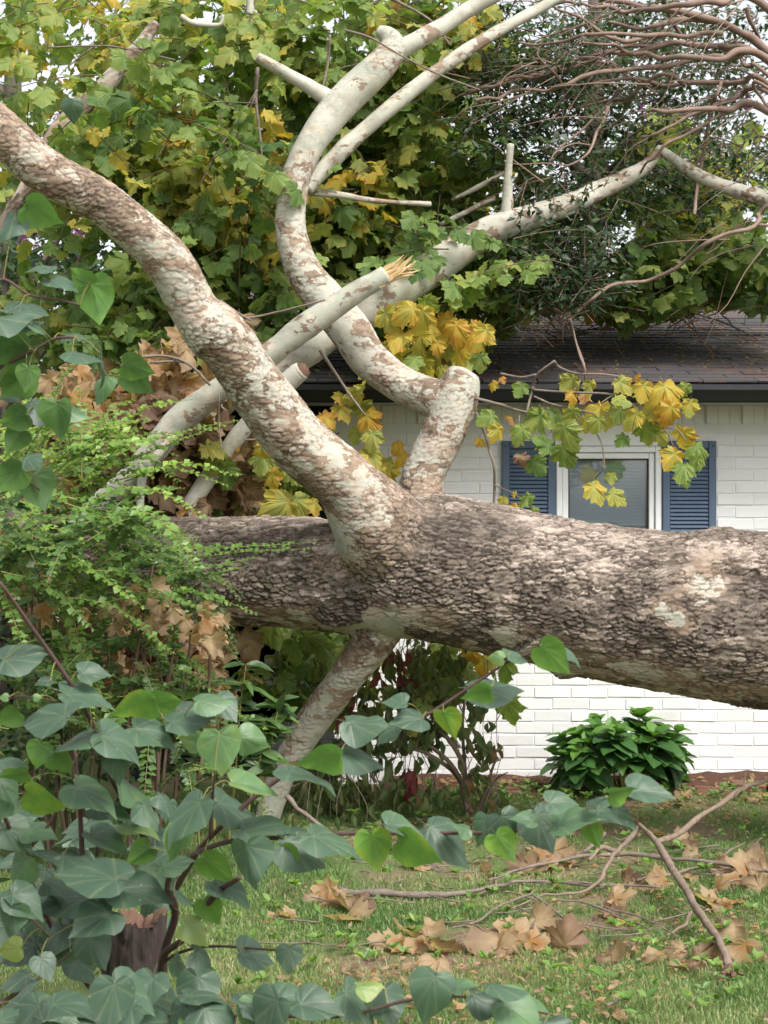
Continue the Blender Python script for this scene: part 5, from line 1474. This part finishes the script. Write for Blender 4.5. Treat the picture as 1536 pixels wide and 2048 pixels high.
A6 = [(75, 815, 180, -30, 't'), (140, 895, 210, -20, 'u'), (245, 850, 230, -40, 't'), (390, 820, 140, -100, 't'), (490, 815, 160, -80, 't'), (640, 815, 200, -70, 't'), (560, 780, 110, 170, 't'), (770, 788, 220, 0, 't'), (920, 755, 200, -10, 't'),
      (1065, 672, 200, -15, 't'), (710, 705, 140, 20, 't'), (480, 880, 140, -50, 'u'), (840, 845, 100, -60, 'u'), (950, 665, 120, 20, 'u'), (45, 310, 110, 180, 't'), (100, 380, 160, 170, 't'), (260, 395, 140, -60, 'u'), (440, 245, 230, -10, 't'), (380, 260, 120, 180, 'u'),
      (715, 95, 170, -25, 't'), (680, 130, 170, -40, 'u'), (540, 128, 130, 0, 't'), (450, 130, 70, 180, 'f'), (185, 1475, 210, -100, 't'), (490, 1445, 190, -30, 't'), (420, 1495, 180, -30, 't'), (545, 1560, 230, -50, 't'), (690, 1585, 130, 0, 't'), (20, 1520, 180, -80, 't'),
      (320, 1440, 100, 30, 't'), (610, 1510, 130, -40, 't'), (10, 430, 110, -120, 't'), (300, 800, 120, 150, 't'), (860, 700, 110, 60, 't')]
for x_, y_, w_, a_, kd in A6:
    rl(768 + x_ / 2, 1250 + y_ / 2, w_ / 2 * 0.93, a_, kd)
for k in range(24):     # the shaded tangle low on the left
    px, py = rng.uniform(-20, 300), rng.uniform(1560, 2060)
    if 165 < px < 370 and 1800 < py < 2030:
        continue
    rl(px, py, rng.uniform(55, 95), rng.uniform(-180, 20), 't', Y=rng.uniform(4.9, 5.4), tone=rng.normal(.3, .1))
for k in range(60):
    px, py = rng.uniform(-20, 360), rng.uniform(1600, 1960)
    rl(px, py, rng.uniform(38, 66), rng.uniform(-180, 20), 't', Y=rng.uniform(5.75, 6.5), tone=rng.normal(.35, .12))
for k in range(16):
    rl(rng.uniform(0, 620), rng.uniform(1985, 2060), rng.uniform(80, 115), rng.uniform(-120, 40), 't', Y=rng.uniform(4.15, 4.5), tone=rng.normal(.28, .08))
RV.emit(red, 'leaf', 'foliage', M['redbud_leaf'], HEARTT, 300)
pet.build('petioles', M['green_stem'], red, kind='stuff')

# second one, reaching in from the left edge
re2 = thing('redbud_sapling', 'young tree with heart shaped leaves reaching in from the left edge above the shrub', 'young tree', (-1.65, 4.9, 0))
rpts = []
c3 = lambda L: [(a / 2, 600 + b / 2) for a, b in L]
RS2 = [([(-380, 1300), (-250, 1000), (-120, 780)], 9, 5, 4.9, 4.9), ([(-250, 1000), (-120, 780)] + c3([(0, 265), (120, 210), (220, 155), (300, 150)]), 5, 2.5, 4.9, 4.8), ([(-200, 900)] + c3([(-60, 480), (0, 470), (120, 440), (200, 410)]), 4, 2, 4.9, 4.85),
       ([(-200, 950)] + c3([(-60, 600), (0, 640), (80, 700), (160, 760)]), 4, 2, 4.9, 4.8), ([(-120, 780), (-40, 640), (0, 560)] + [(60, 590), (120, 600), (160, 610)], 4, 2, 4.9, 4.9)]
for L, a, b, ya, yb in RS2:
    n = len(L); tY = np.linspace(0, 1, n); Ys = ya + (yb - ya) * tY
    C = np.array([P(px, py, y) for (px, py), y in zip(L, Ys)])
    if L[0] == (-380, 1300):
        C = np.vstack([[[-1.65, 4.9, -.03]], C]); tY = np.linspace(0, 1, n + 1); Ys = np.full(n + 1, 4.9)
    part_tube('stem', re2, M['redbud_stem'], C, [(a + (b - a) * t) / F * y for t, y in zip(tY, Ys)], 8, 6, .03)
    rpts.append(catmull(C, 8))
rpts = np.concatenate(rpts); RV = Leaves(); pet = MB()
for x_, y_, w_, a_, kd in [(340, 215, 180, -20, 't'), (420, 270, 150, -80, 't'), (400, 340, 120, -110, 't'), (560, 320, 150, -30, 'u'), (550, 270, 140, -10, 'u'), (40, 190, 190, 170, 'u'), (50, 60, 210, 20, 't'), (130, 30, 150, -20, 't'), (240, 475, 170, -80, 'u'), (200, 420, 190, -10, 't'),
                           (290, 440, 140, -20, 't'), (130, 640, 110, -30, 't'), (155, 760, 170, -70, 'u'), (60, 470, 130, -160, 'u'), (30, 700, 160, 200, 'u'), (60, 330, 160, -140, 'u'), (20, 380, 110, 180, 't'), (160, 120, 150, -30, 't'), (60, 560, 120, -120, 'u'), (110, 310, 110, -100, 'u'), (350, 160, 120, 20, 't')]:
    rl(x_ / 2, 600 + y_ / 2, w_ / 2 * 0.93, a_, kd, tone=(rng.normal(.5, .06) if kd == 'u' else None))
for x_, y_, w_, a_, kd in [(30, 910, 150, -100, 't'), (160, 1085, 130, 170, 't'), (250, 1135, 150, -30, 't'), (390, 1200, 200, -65, 'u'), (330, 1110, 110, 130, 'u'), (300, 1330, 120, 10, 't'), (40, 1330, 160, -90, 'u'), (285, 435, 100, -90, 'f'), (170, 850, 170, -20, 'u'), (70, 1240, 130, -10, 't'), (110, 1290, 120, 150, 't')]:
    rl(x_ / 2, y_ / 2, w_ / 2 * 0.93, a_, kd, Y=4.9, tone=(.62 if kd == 'u' else .4))
RV.emit(re2, 'leaf', 'foliage', M['redbud_leaf'], HEARTT, 300)
if pet.V:
    pet.build('petioles', M['green_stem'], re2, kind='stuff')

# ================================================================== STICKS ON THE LAWN
def stick(name, label, pieces, m='grey_stick', group=None, cat='stick'):
    pts0 = pieces[0][1][0]
    root = thing(name, label, cat, (*pts0[:2], 0), group)
    for pn, C, rad in pieces:
        cc = catmull(np.column_stack([np.array(C), np.array(rad)]), 3)
        cc[1:-1, :3] += rng.normal(0, .0026, (len(cc) - 2, 3)) * np.minimum(1, cc[1:-1, 3:] / .008)
        cc[:, 3] *= .80 * rng.uniform(.82, 1.16, len(cc))
        part_tube(pn, root, M[m], cc[:, :3], cc[:, 3], 9, 3, .07)
    return root
def g6(L, lift=.012):
    return [G(768 + a / 2, 1250 + b / 2, .02) + [0, 0, lift] for a, b in L]
def p6(a, b, Y):
    return P(768 + a / 2, 1250 + b / 2, Y)
rpx = lambda a, y: a / 2 / F * y
fb = [p6(1392, 1395, 5.87), p6(1350, 1285, 6.05), p6(1290, 1190, 6.3), p6(1222, 1085, 6.6), p6(1150, 970, 6.9), p6(1092, 870, 7.15), p6(1020, 798, 7.4)]
fbr = [rpx(r_, 6.5) for r_ in (22, 21, 20, 19, 19, 18, 13)]
fork = [p6(1092, 868, 7.15), p6(1180, 832, 7.35), p6(1270, 762, 7.6), p6(1370, 700, 7.85), p6(1430, 655, 8.0), p6(1530, 618, 8.2), p6(1620, 600, 8.35)]
tail = [p6(1022, 800, 7.4), p6(980, 860, 7.35), p6(930, 905, 7.3), p6(895, 960, 7.22), p6(860, 1025, 7.1), p6(770, 1078, 7.0), p6(640, 1125, 6.95), p6(500, 1182, 6.72)]
for c in tail[4:]:
    c[2] = max(c[2], .03)
fbo = stick('fallen_branch', 'forked grey brown branch propped on the lawn among the dry leaves', [('limb', fb, fbr), ('limb', fork, [rpx(r_, 7.6) for r_ in (14, 14, 13, 13, 13, 12, 10)]), ('twig', tail, [rpx(r_, 7.2) for r_ in (14, 13, 12, 10, 9, 7, 6, 4)]),
                                 ('twig', [p6(930, 905, 7.3), p6(870, 890, 7.3), p6(820, 940, 7.2)], [rpx(r_, 7.2) for r_ in (12, 12, 9)]), ('twig', [p6(1228, 1150, 6.45), p6(1200, 1200, 6.4), p6(1130, 1240, 6.35)], [rpx(r_, 6.4) for r_ in (10, 9, 5)]),
                                 ('twig', [p6(1400, 690, 7.9), p6(1440, 640, 7.9), p6(1445, 590, 7.9)], [rpx(r_, 7.9) for r_ in (7, 6, 4)])], 'stick_bark', cat='branch')
# torn butt of the branch
mb = MB()
for k in range(16):
    a = rng.uniform(0, 6.28); c = fb[0] + np.array([math.cos(a) * .016, -.01, math.sin(a) * .014])
    d = np.array([rng.normal(-.02, .02), rng.uniform(-.05, -.02), rng.normal(0, .012)])
    V, pl = tube([c + [0, .03, .01], c + d * .5, c + d], [.010, .007, .002], 4, 2); mb.put(V, pl)
mb.build('torn_end', M['stump_wood'], fbo, smooth=False)
stick('fallen_stick', 'long pale stick lying across the lawn from the dry leaves to below the white wall', [('stem', [G(680, 1782, .03), G(727, 1786, .03)] + g6([(0, 1085), (180, 1092), (340, 1080), (480, 1050), (600, 1032), (800, 1050), (960, 1052), (1110, 1062)]), [.020, .020, .019, .016, .012, .009, .008, .008, .007, .006]), ('twig', g6([(444, 1062), (445, 1030), (446, 1003)], .02), [.006, .005, .004])], cat='stick')
stick('fallen_stick', 'thin straight dark twig lying under the forked branch out to the frame edge', [('stem', g6([(420, 1050), (560, 1000), (700, 972), (830, 950), (960, 942), (1150, 962), (1330, 980), (1450, 998), (1560, 1020)], .03), [.006, .008, .009, .011, .012, .011, .011, .010, .009])])
stick('fallen_stick', 'short thick twig stub beside the crossing sticks', [('stem', g6([(800, 950), (850, 910), (880, 880)], .05), [.010, .014, .015])])
stick('fallen_stick', 'slender kinked twig running towards the row of dry leaves', [('stem', g6([(270, 1232), (380, 1202), (470, 1142), (560, 1104), (592, 1092), (575, 1075)], .02), [.004, .005, .005, .006, .006, .004])])
stick('fallen_stick', 'thin pale twig arched over the bare soil patch', [('stem', g6([(690, 1120), (780, 1128), (870, 1155), (950, 1195), (1010, 1212), (1065, 1242)], .02), [.004, .005, .005, .005, .004, .003])])
stick('fallen_stick', 'fine whitish twig just in front of the forked branch', [('stem', g6([(880, 1148), (960, 1168), (1060, 1202), (1165, 1262)], .02), [.004, .004, .004, .003])])
stick('fallen_stick', 'dark twig descending into the middle of the leaf row', [('stem', g6([(570, 1082), (640, 1132), (720, 1190), (815, 1232)], .02), [.005, .006, .006, .004])])
stick('fallen_stick', 'twig curving past the dry leaf heap at the frame edge', [('stem', g6([(1010, 1050), (1170, 1020), (1300, 985), (1380, 930), (1440, 900)], .03), [.008, .008, .008, .007, .004])])
stick('fallen_stick', 'thin twig standing up out of the leaf heap by the frame edge', [('stem', g6([(1390, 1100), (1380, 1055), (1450, 1048), (1510, 1052)], .03), [.004, .006, .006, .005])])
stick('fallen_stick', 'bleached stick leaning beside the foot of the propping limb', [('stem', [P(573, 1592, 8.2), P(605, 1625, 8.15), P(645, 1655, 8.1), P(680, 1690, 8.0)], [.016, .015, .014, .012])])
stick('fallen_stick', 'pale curved twig behind the heart shaped leaves in front of the wilted shrub', [('stem', [G(765, 1690, .05), G(800, 1702, .05), G(830, 1716, .04), G(880, 1735, .03)], [.007, .008, .008, .006])])
stick('fallen_stick', 'small bent brown twig alone on the open grass', [('stem', g6([(890, 1545), (940, 1525), (985, 1505)], .02), [.006, .007, .003])])
st_ = MB()
for k in range(70):
    px, py = rng.uniform(620, 1536), rng.uniform(1660, 1900)
    c = G(px, py, .02) + [0, 0, .015]; a = rng.normal(0, .5) + (math.pi if rng.random() < .5 else 0); l_ = rng.uniform(.06, .35)
    d = np.array([math.cos(a), math.sin(a), rng.normal(0, .05)])
    V, pl = tube([c, c + d * l_ * .5 + rng.normal(0, .012, 3), c + d * l_], [.0035, .003, .0015], 5, 3); st_.put(V, pl)
tag(st_.build('twig_litter', M['grey_stick'], None, kind='stuff'), 'scattered fine twigs littering the lawn around the fallen branch', 'twigs')

# ================================================================== DRY LEAVES ON THE LAWN
LIT = [(20, 1240, 120, 0), (90, 1218, 110, 0), (200, 1200, 95, 0), (225, 1265, 145, 0), (130, 1262, 100, 0), (440, 1240, 195, 0), (500, 1182, 90, 0), (560, 1215, 130, 0), (640, 1168, 110, 0), (610, 1255, 90, 0), (690, 1215, 70, 0), (730, 1250, 135, 0), (920, 1280, 125, 0),
       (1000, 1260, 90, 0), (1095, 1270, 85, 0), (1170, 1278, 80, 0), (1190, 1322, 85, 0), (1290, 1285, 115, 0), (1245, 1330, 60, 0), (1440, 1285, 125, 0), (1380, 1210, 100, 1), (1400, 1175, 80, 1), (885, 1300, 80, 0), (470, 1270, 100, 0), (60, 1265, 90, 0), (1350, 1300, 80, 0), (1500, 1280, 90, 0),
       (545, 950, 90, 2), (630, 945, 110, 2), (700, 922, 115, 2), (640, 905, 90, 2), (740, 928, 80, 2), (590, 960, 90, 2), (680, 950, 90, 2), (950, 1088, 105, 3), (970, 1142, 115, 3), (905, 1122, 80, 3), (1040, 1022, 105, 3), (1090, 1015, 90, 3), (1210, 997, 70, 3), (990, 1020, 80, 3),
       (1420, 980, 125, 4), (1470, 930, 130, 4), (1390, 1010, 115, 4), (1300, 1082, 105, 4), (1400, 1087, 80, 4), (1480, 1040, 90, 4), (1490, 885, 70, 4), (1360, 960, 90, 4), (1440, 960, 110, 4), (1270, 1060, 80, 4), (1320, 1110, 80, 4), (1500, 980, 100, 4), (1430, 1020, 90, 4), (1350, 1050, 80, 4),
       (130, 950, 95, 5), (405, 980, 60, 5), (530, 742, 60, 6), (510, 762, 70, 6), (580, 767, 65, 6), (1180, 862, 90, 5), (1220, 870, 80, 5), (1350, 1105, 70, 3), (205, 1345, 120, 7), (860, 1482, 40, 8), (940, 1522, 60, 8), (800, 1557, 40, 8), (1240, 1472, 40, 8),
       (1500, 655, 70, 9), (1475, 680, 60, 9), (1180, 690, 60, 9), (1210, 665, 50, 9), (-166, 1110, 130, 10), (-136, 1142, 150, 10), (-236, 1072, 90, 10), (-446, 1157, 80, 10), (-386, 1150, 80, 10), (-286, 1087, 70, 10), (-176, 1075, 90, 10), (-200, 1100, 100, 10), (-80, 1120, 80, 10), (-176, 1456, 50, 8),
       (-840, 1548, 80, 11), (1090, 800, 60, 5), (1230, 905, 70, 5), (1060, 1300, 70, 0), (350, 1262, 70, 0)]
ZL = {0: 'curled tan leaf, %s from the left in the long row of dead leaves', 1: 'brown leaf, %s from the left of those against the forked branch end', 2: 'tan leaf, %s from the left in the clump behind the crossing sticks',
      3: 'dry leaf, %s from the left of those among the thin sticks', 4: 'dry leaf, %s from the left in the heap beyond the forked branch', 5: 'single brown leaf behind the sticks, %s from the left',
      6: 'small orange brown leaf by the wilted shrub, %s from the left', 7: 'curled brown leaf alone on the grass in front of the row of dead leaves', 8: 'small dry leaf scrap on the open front grass, %s from the left',
      9: 'small tan leaf on the grass below the bed, %s from the left', 10: 'dead leaf by the near end of the long pale stick, %s from the left', 11: 'pinkish brown leaf down among the front heart shaped leaves'}
ORD = ('first second third fourth fifth sixth seventh eighth ninth tenth eleventh twelfth thirteenth fourteenth fifteenth sixteenth seventeenth eighteenth nineteenth twentieth '
       'twenty-first twenty-second twenty-third twenty-fourth twenty-fifth twenty-sixth twenty-seventh twenty-eighth twenty-ninth thirtieth').split()
LIT.sort(key=lambda q: q[0])
zcount = {}
zg = {0: 'row of dead leaves', 1: 'leaves by the branch end', 2: 'clump of dead leaves', 3: 'leaves among the sticks', 4: 'heap of dead leaves', 5: 'single leaves behind the sticks', 6: 'leaves near the wilted shrub', 8: 'leaf scraps in front', 9: 'leaves below the bed', 10: 'leaves by the long stick'}
cache = {}
for (x_, y_, w_, z_) in LIT:
    px, py = 768 + x_ / 2, 1250 + y_ / 2
    p = G(px, py + w_ * .12, .02)
    k = int(rng.integers(6)); tq = round(float(np.clip(rng.normal(.905, .045), .85, .99)), 2)
    if z_ == 8 and x_ == -176:
        tq = .80
    if (k, tq) not in cache:
        tp = DRYT[k]; cache[(k, tq)] = mesh('fallen_leaf', tp['V'] * [1, 1, .62], [tp['T']], M['sycamore_leaf'], dict(vein=tp['vein'], rim=tp['rim'], tone=np.full(len(tp['V']), tq)))
    s_ = w_ / 2 / F * p[1] * 1.10
    t = np.array([rng.normal(0, 1), rng.normal(-.2, .5), rng.normal(.1, .25)]); nr = np.array([rng.normal(0, .4), -.55 + rng.normal(0, .4), .75])
    A = leaf_mats(p[None] + [0, 0, .035], t[None], nr[None], [s_])[0]
    A[:3, 3] -= A[:3, 1] * .4
    Vw = (DRYT[k]['V'] * [1, 1, .62]) @ A[:3, :3].T + A[:3, 3]
    A[2, 3] += float(ground_z(np.array([p[0]]), np.array([p[1]]))[0]) + .004 - np.quantile(Vw[:, 2], .06)
    o = add('fallen_leaf', cache[(k, tq)]); o.matrix_basis = Matrix(A.tolist())
    n_ = zcount.get(z_, 0); zcount[z_] = n_ + 1
    tag(o, ZL[z_] % ORD[n_] if '%s' in ZL[z_] else ZL[z_], 'dead leaf', zg.get(z_))
# crumbs of leaf litter, wall-side and on the roof
def litter(name, label, n, sampler, size, tones, up=(0, -.2, 1)):
    Lv = Leaves()
    p = np.array([sampler() for _ in range(n)])
    Lv.put(p, rdir(n) * [1, 1, .25], np.array(up) + .5 * rdir(n), rng.uniform(size[0], size[1], n), rng.integers(0, 3, n), rng.uniform(tones[0], tones[1], n))
    A = np.concatenate(Lv.A); t = np.concatenate(Lv.t); tone = np.concatenate(Lv.tone); mb = MB()
    for k in range(3):
        ids = np.where(t == k)[0]; tp = SMALLT[k]; nn = len(tp['V'])
        W = np.einsum('aij,nj->ani', A[ids], np.concatenate([tp['V'], np.ones((nn, 1))], 1))[:, :, :3].reshape(-1, 3)
        mb.put(W, [(tp['T'][None] + (np.arange(len(ids)) * nn)[:, None, None]).reshape(-1, 3)], vein=0.0, rim=np.tile(tp['rim'], len(ids)), tone=np.repeat(tone[ids], nn))
    o = mb.build(name, M['sycamore_leaf'], None, kind='stuff'); tag(o, label, 'leaf litter'); return o
def lawn_pt():
    while True:
        p = G(rng.uniform(380, 1600), 1575 + 470 * rng.random() ** 1.6, .02)
        if fbm(np.array([p * 1.4]), 13, 3)[0] > .44:
            p[2] = .012; return p
litter('leaf_litter', 'crumbled brown leaf scraps scattered over the lawn and bare soil', 2600, lawn_pt, (.012, .05), (.86, 1.0))
def bed_pt():
    return np.array([rng.uniform(.2, 3.2), rng.uniform(9.66, 9.95), .055])
litter('bed_litter', 'brown leaf scraps on the narrow bed at the foot of the wall', 260, bed_pt, (.02, .06), (.86, 1.0))
def roof_pt():
    d = rng.uniform(0, 3.2) ** 1.0; x = rng.uniform(-.6, 2.7)
    while fbm(np.array([[x * 1.1, d * 1.4, 0]]), 17, 3)[0] < .47:
        d = rng.uniform(0, 3.2); x = rng.uniform(-.6, 2.7)
    return np.array([x, EY + d, EZ + SL * d + .018])
litter('roof_litter', 'reddish brown needles and leaf scraps lying on the dark shingles', 1300, roof_pt, (.012, .045), (.80, 1.0), (0, -.2, 1))

# ================================================================== GRASS
def grass(name, label, N, tone0, hmin, hmax, region):
    px = rng.uniform(-60, 1580, N); u = rng.random(N)
    Y = 4.55 + (9.68 - 4.55) * u ** .85
    X = (px - 768) / F * Y
    dens = fbm(np.stack([X * 1.3, Y * 1.3, np.zeros(N)], 1), 13, 3); den2 = fbm(np.stack([X * 4, Y * 4, np.zeros(N)], 1), 14, 3)
    k = rng.random(N) < np.clip(1.25 - 2.4 * np.maximum(dens - .46, 0) * 2.4 + (den2 - .5) * 1.2, .06, 1)
    X, Y, dens, den2 = X[k], Y[k], dens[k], den2[k]; N = len(X)
    Z = ground_z(X, Y)
    h = rng.uniform(hmin, hmax, N) * (.55 + .9 * den2) * (1 + .4 * (rng.random(N) < .06))
    wd = rng.uniform(.0011, .0024, N); a = rng.uniform(0, 6.283, N); lean = rng.uniform(.15, .95, N) * h; b = rng.uniform(0, 6.283, N)
    ux, uy = np.cos(a) * wd, np.sin(a) * wd; lx, ly = np.cos(b) * lean, np.sin(b) * lean
    z0 = Z - .004
    V = np.empty((N, 5, 3))
    V[:, 0] = np.stack([X - ux, Y - uy, z0], 1); V[:, 1] = np.stack([X + ux, Y + uy, z0], 1)
    V[:, 2] = np.stack([X - ux * .8 + lx * .35, Y - uy * .8 + ly * .35, Z + h * .6], 1); V[:, 3] = np.stack([X + ux * .8 + lx * .35, Y + uy * .8 + ly * .35, Z + h * .6], 1)
    V[:, 4] = np.stack([X + lx, Y + ly, Z + h * .92], 1)
    T = np.array([[0, 1, 3], [0, 3, 2], [2, 3, 4]])
    tone = np.clip(tone0 + rng.normal(0, .14, N) + (fbm(np.stack([X * 2, Y * 2, np.zeros(N)], 1), 19, 3) - .5) * .9 + .45 * (rng.random(N) < .07), .02, 1)
    mb = MB(); mb.put(V.reshape(-1, 3), [(T[None] + (np.arange(N) * 5)[:, None, None]).reshape(-1, 3)], tone=np.repeat(tone, 5))
    o = mb.build(name, M['grass_blade'], None, kind='stuff'); tag(o, label, 'grass')
grass('grass', 'short patchy green grass of the lawn thinning to bare soil', 250000, .50, .010, .030, None)
# low weeds along the wall and in the lawn
def weed_pt():
    if rng.random() < .55:
        return np.array([rng.uniform(.2, 2.6), rng.uniform(9.2, 9.64), 0])
    return G(rng.uniform(420, 1560), 1640 + 400 * rng.random(), .0)
WD = Leaves()
for k in range(340):
    p = weed_pt(); n = int(rng.integers(4, 9)); th = rng.uniform(0, 6.283, n)
    tip = np.stack([np.cos(th), np.sin(th), rng.uniform(.2, 1.1, n)], 1); hh = rng.uniform(.01, .07)
    WD.put(np.repeat(p[None], n, 0) + [0, 0, hh], tip, np.array([0, -.2, 1]) + .3 * rdir(n), rng.uniform(.02, .055, n), rng.integers(0, 3, n), np.clip(rng.normal(.68, .12, n), .1, .98))
A = np.concatenate(WD.A); t = np.concatenate(WD.t); tone = np.concatenate(WD.tone); mb = MB()
for k in range(3):
    ids = np.where(t == k)[0]; tp = SMALLT[k]; nn = len(tp['V'])
    W = np.einsum('aij,nj->ani', A[ids], np.concatenate([tp['V'], np.ones((nn, 1))], 1))[:, :, :3].reshape(-1, 3)
    mb.put(W, [(tp['T'][None] + (np.arange(len(ids)) * nn)[:, None, None]).reshape(-1, 3)], vein=0.0, rim=np.tile(tp['rim'], len(ids)), tone=np.repeat(tone[ids], nn))
tag(mb.build('weeds', M['small_leaf'], None, kind='stuff'), 'low broad leaved weeds in the grass along the foot of the wall', 'weeds')

# ================================================================== TREES BEHIND
def far_tree(label, x, y, h, trunk_r, blobs, lean=(0, 0), flowers=(), group='trees standing behind the house', name='tree', cat='tree'):
    t = thing(name, label, cat, (x, y, 0), group)
    part_tube('trunk', t, M['far_bark'], [(x, y, -.1), (x + lean[0] * .4, y, h * .4), (x + lean[0], y + lean[1], h)], [trunk_r, trunk_r * .75, trunk_r * .3], 10, 5, .04)
    for k in range(7):
        a = rng.uniform(0, 6.28); z = h * rng.uniform(.35, .85); f = z / h
        c = np.array([x + lean[0] * f, y, z]); d = np.array([math.cos(a), math.sin(a), rng.uniform(.3, .9)]); l_ = rng.uniform(.8, 1.8)
        part_tube('branch', t, M['far_bark'], [c, c + d * l_ * .5 + rng.normal(0, .06, 3), c + d * l_], [trunk_r * .4, trunk_r * .25, .015], 7, 4, .04)
    leafy(t, blobs, SMALLT, M['far_leaf'], 'leaf', 'crown', (10, 18), (.07, .14), (.4, 1.0), 0)
    for (px, py, Y) in flowers:
        flower_cluster(t, px, py, Y, .22)
far_tree('dark tree behind the far left of the fallen crown', -3.6, 16.5, 7.0, .20, [(30, 160, 210, 240, 15.5, 18, 26, .42, .09), (190, 320, 200, 230, 15.5, 18, 34, .40, .08), (60, 720, 220, 260, 15.5, 17.5, 190, .22, .09), (300, 820, 180, 160, 15.5, 17, 110, .2, .08)])
far_tree('broad dark tree directly behind the fallen crown', -1.0, 18.5, 8.0, .24, [(520, 250, 260, 330, 17, 20, 55, .42, .1), (480, 640, 260, 230, 17, 19.5, 120, .36, .09), (780, 120, 220, 220, 17, 20, 30, .42, .1)])
far_tree('dark leafy tree rising behind the roof ridge', 2.6, 21, 8.5, .24, [(980, 180, 260, 260, 19.5, 22, 60, .38, .08), (1230, 420, 240, 230, 20, 22, 120, .34, .09), (1160, 90, 230, 160, 19.5, 22, 90, .22, .08)])
far_tree('tree with a leaning grey trunk behind the roof at the frame edge', 3.9, 20.5, 7.5, .17, [(1440, 130, 190, 200, 19.5, 21.5, 95, .2, .08), (1480, 440, 150, 160, 21, 22.5, 75, .33, .1), (1400, 300, 130, 120, 21, 22.5, 40, .25, .1)], lean=(1.4, 0))
fl_ = [(rng.uniform(40, 215), rng.uniform(430, 570), rng.uniform(13.2, 13.8)) for _ in range(26)] + [(rng.uniform(90, 190), rng.uniform(240, 330), 13.5) for _ in range(8)] + [(360, 165, 13.5), (345, 180, 13.5), (380, 170, 13.5)]
far_tree('crepe myrtle with magenta flower clusters in a gap behind the slanting limb', -3.0, 13.5, 4.2, .06, [(110, 480, 120, 120, 13, 14.2, 42, .2, .08), (130, 620, 130, 90, 13, 14.2, 30, .2, .08), (160, 280, 110, 80, 13, 14.2, 16, .2, .08)], flowers=fl_, group=None, name='flowering_tree')
far_tree('tall dark tree across the street, seen only reflected in the window glass', 2.9, -8.5, 5.0, .16, [(-470, 1620, 330, 360, -9.4, -7.6, 170, .18, .08)], group=None)
hedge = thing('hedge', 'tall dark hedge closing the yard at the far left behind the shrub', 'hedge', (-4.0, 13.2, 0))
part_tube('stem', hedge, M['far_bark'], [(-4, 13.2, -.1), (-3.95, 13.2, 1), (-4.05, 13.25, 2.2)], [.05, .04, .02], 7, 4)
part_tube('stem', hedge, M['far_bark'], [(-2.8, 13.3, -.1), (-2.75, 13.3, 1), (-2.85, 13.35, 2.2)], [.05, .04, .02], 7, 4)
leafy(hedge, [(60, 1080, 330, 220, 12.6, 13.8, 330, .2, .08), (250, 950, 240, 120, 12.6, 13.8, 130, .22, .08), (150, 1400, 400, 180, 12.6, 13.8, 170, .16, .06)], SMALLT, M['far_leaf'], 'leaf', 'foliage', (10, 18), (.05, .10), (.3, .7), 0)
print('objects', len(bpy.data.objects), 'tris', sum(len(m_.polygons) for m_ in bpy.data.meshes))
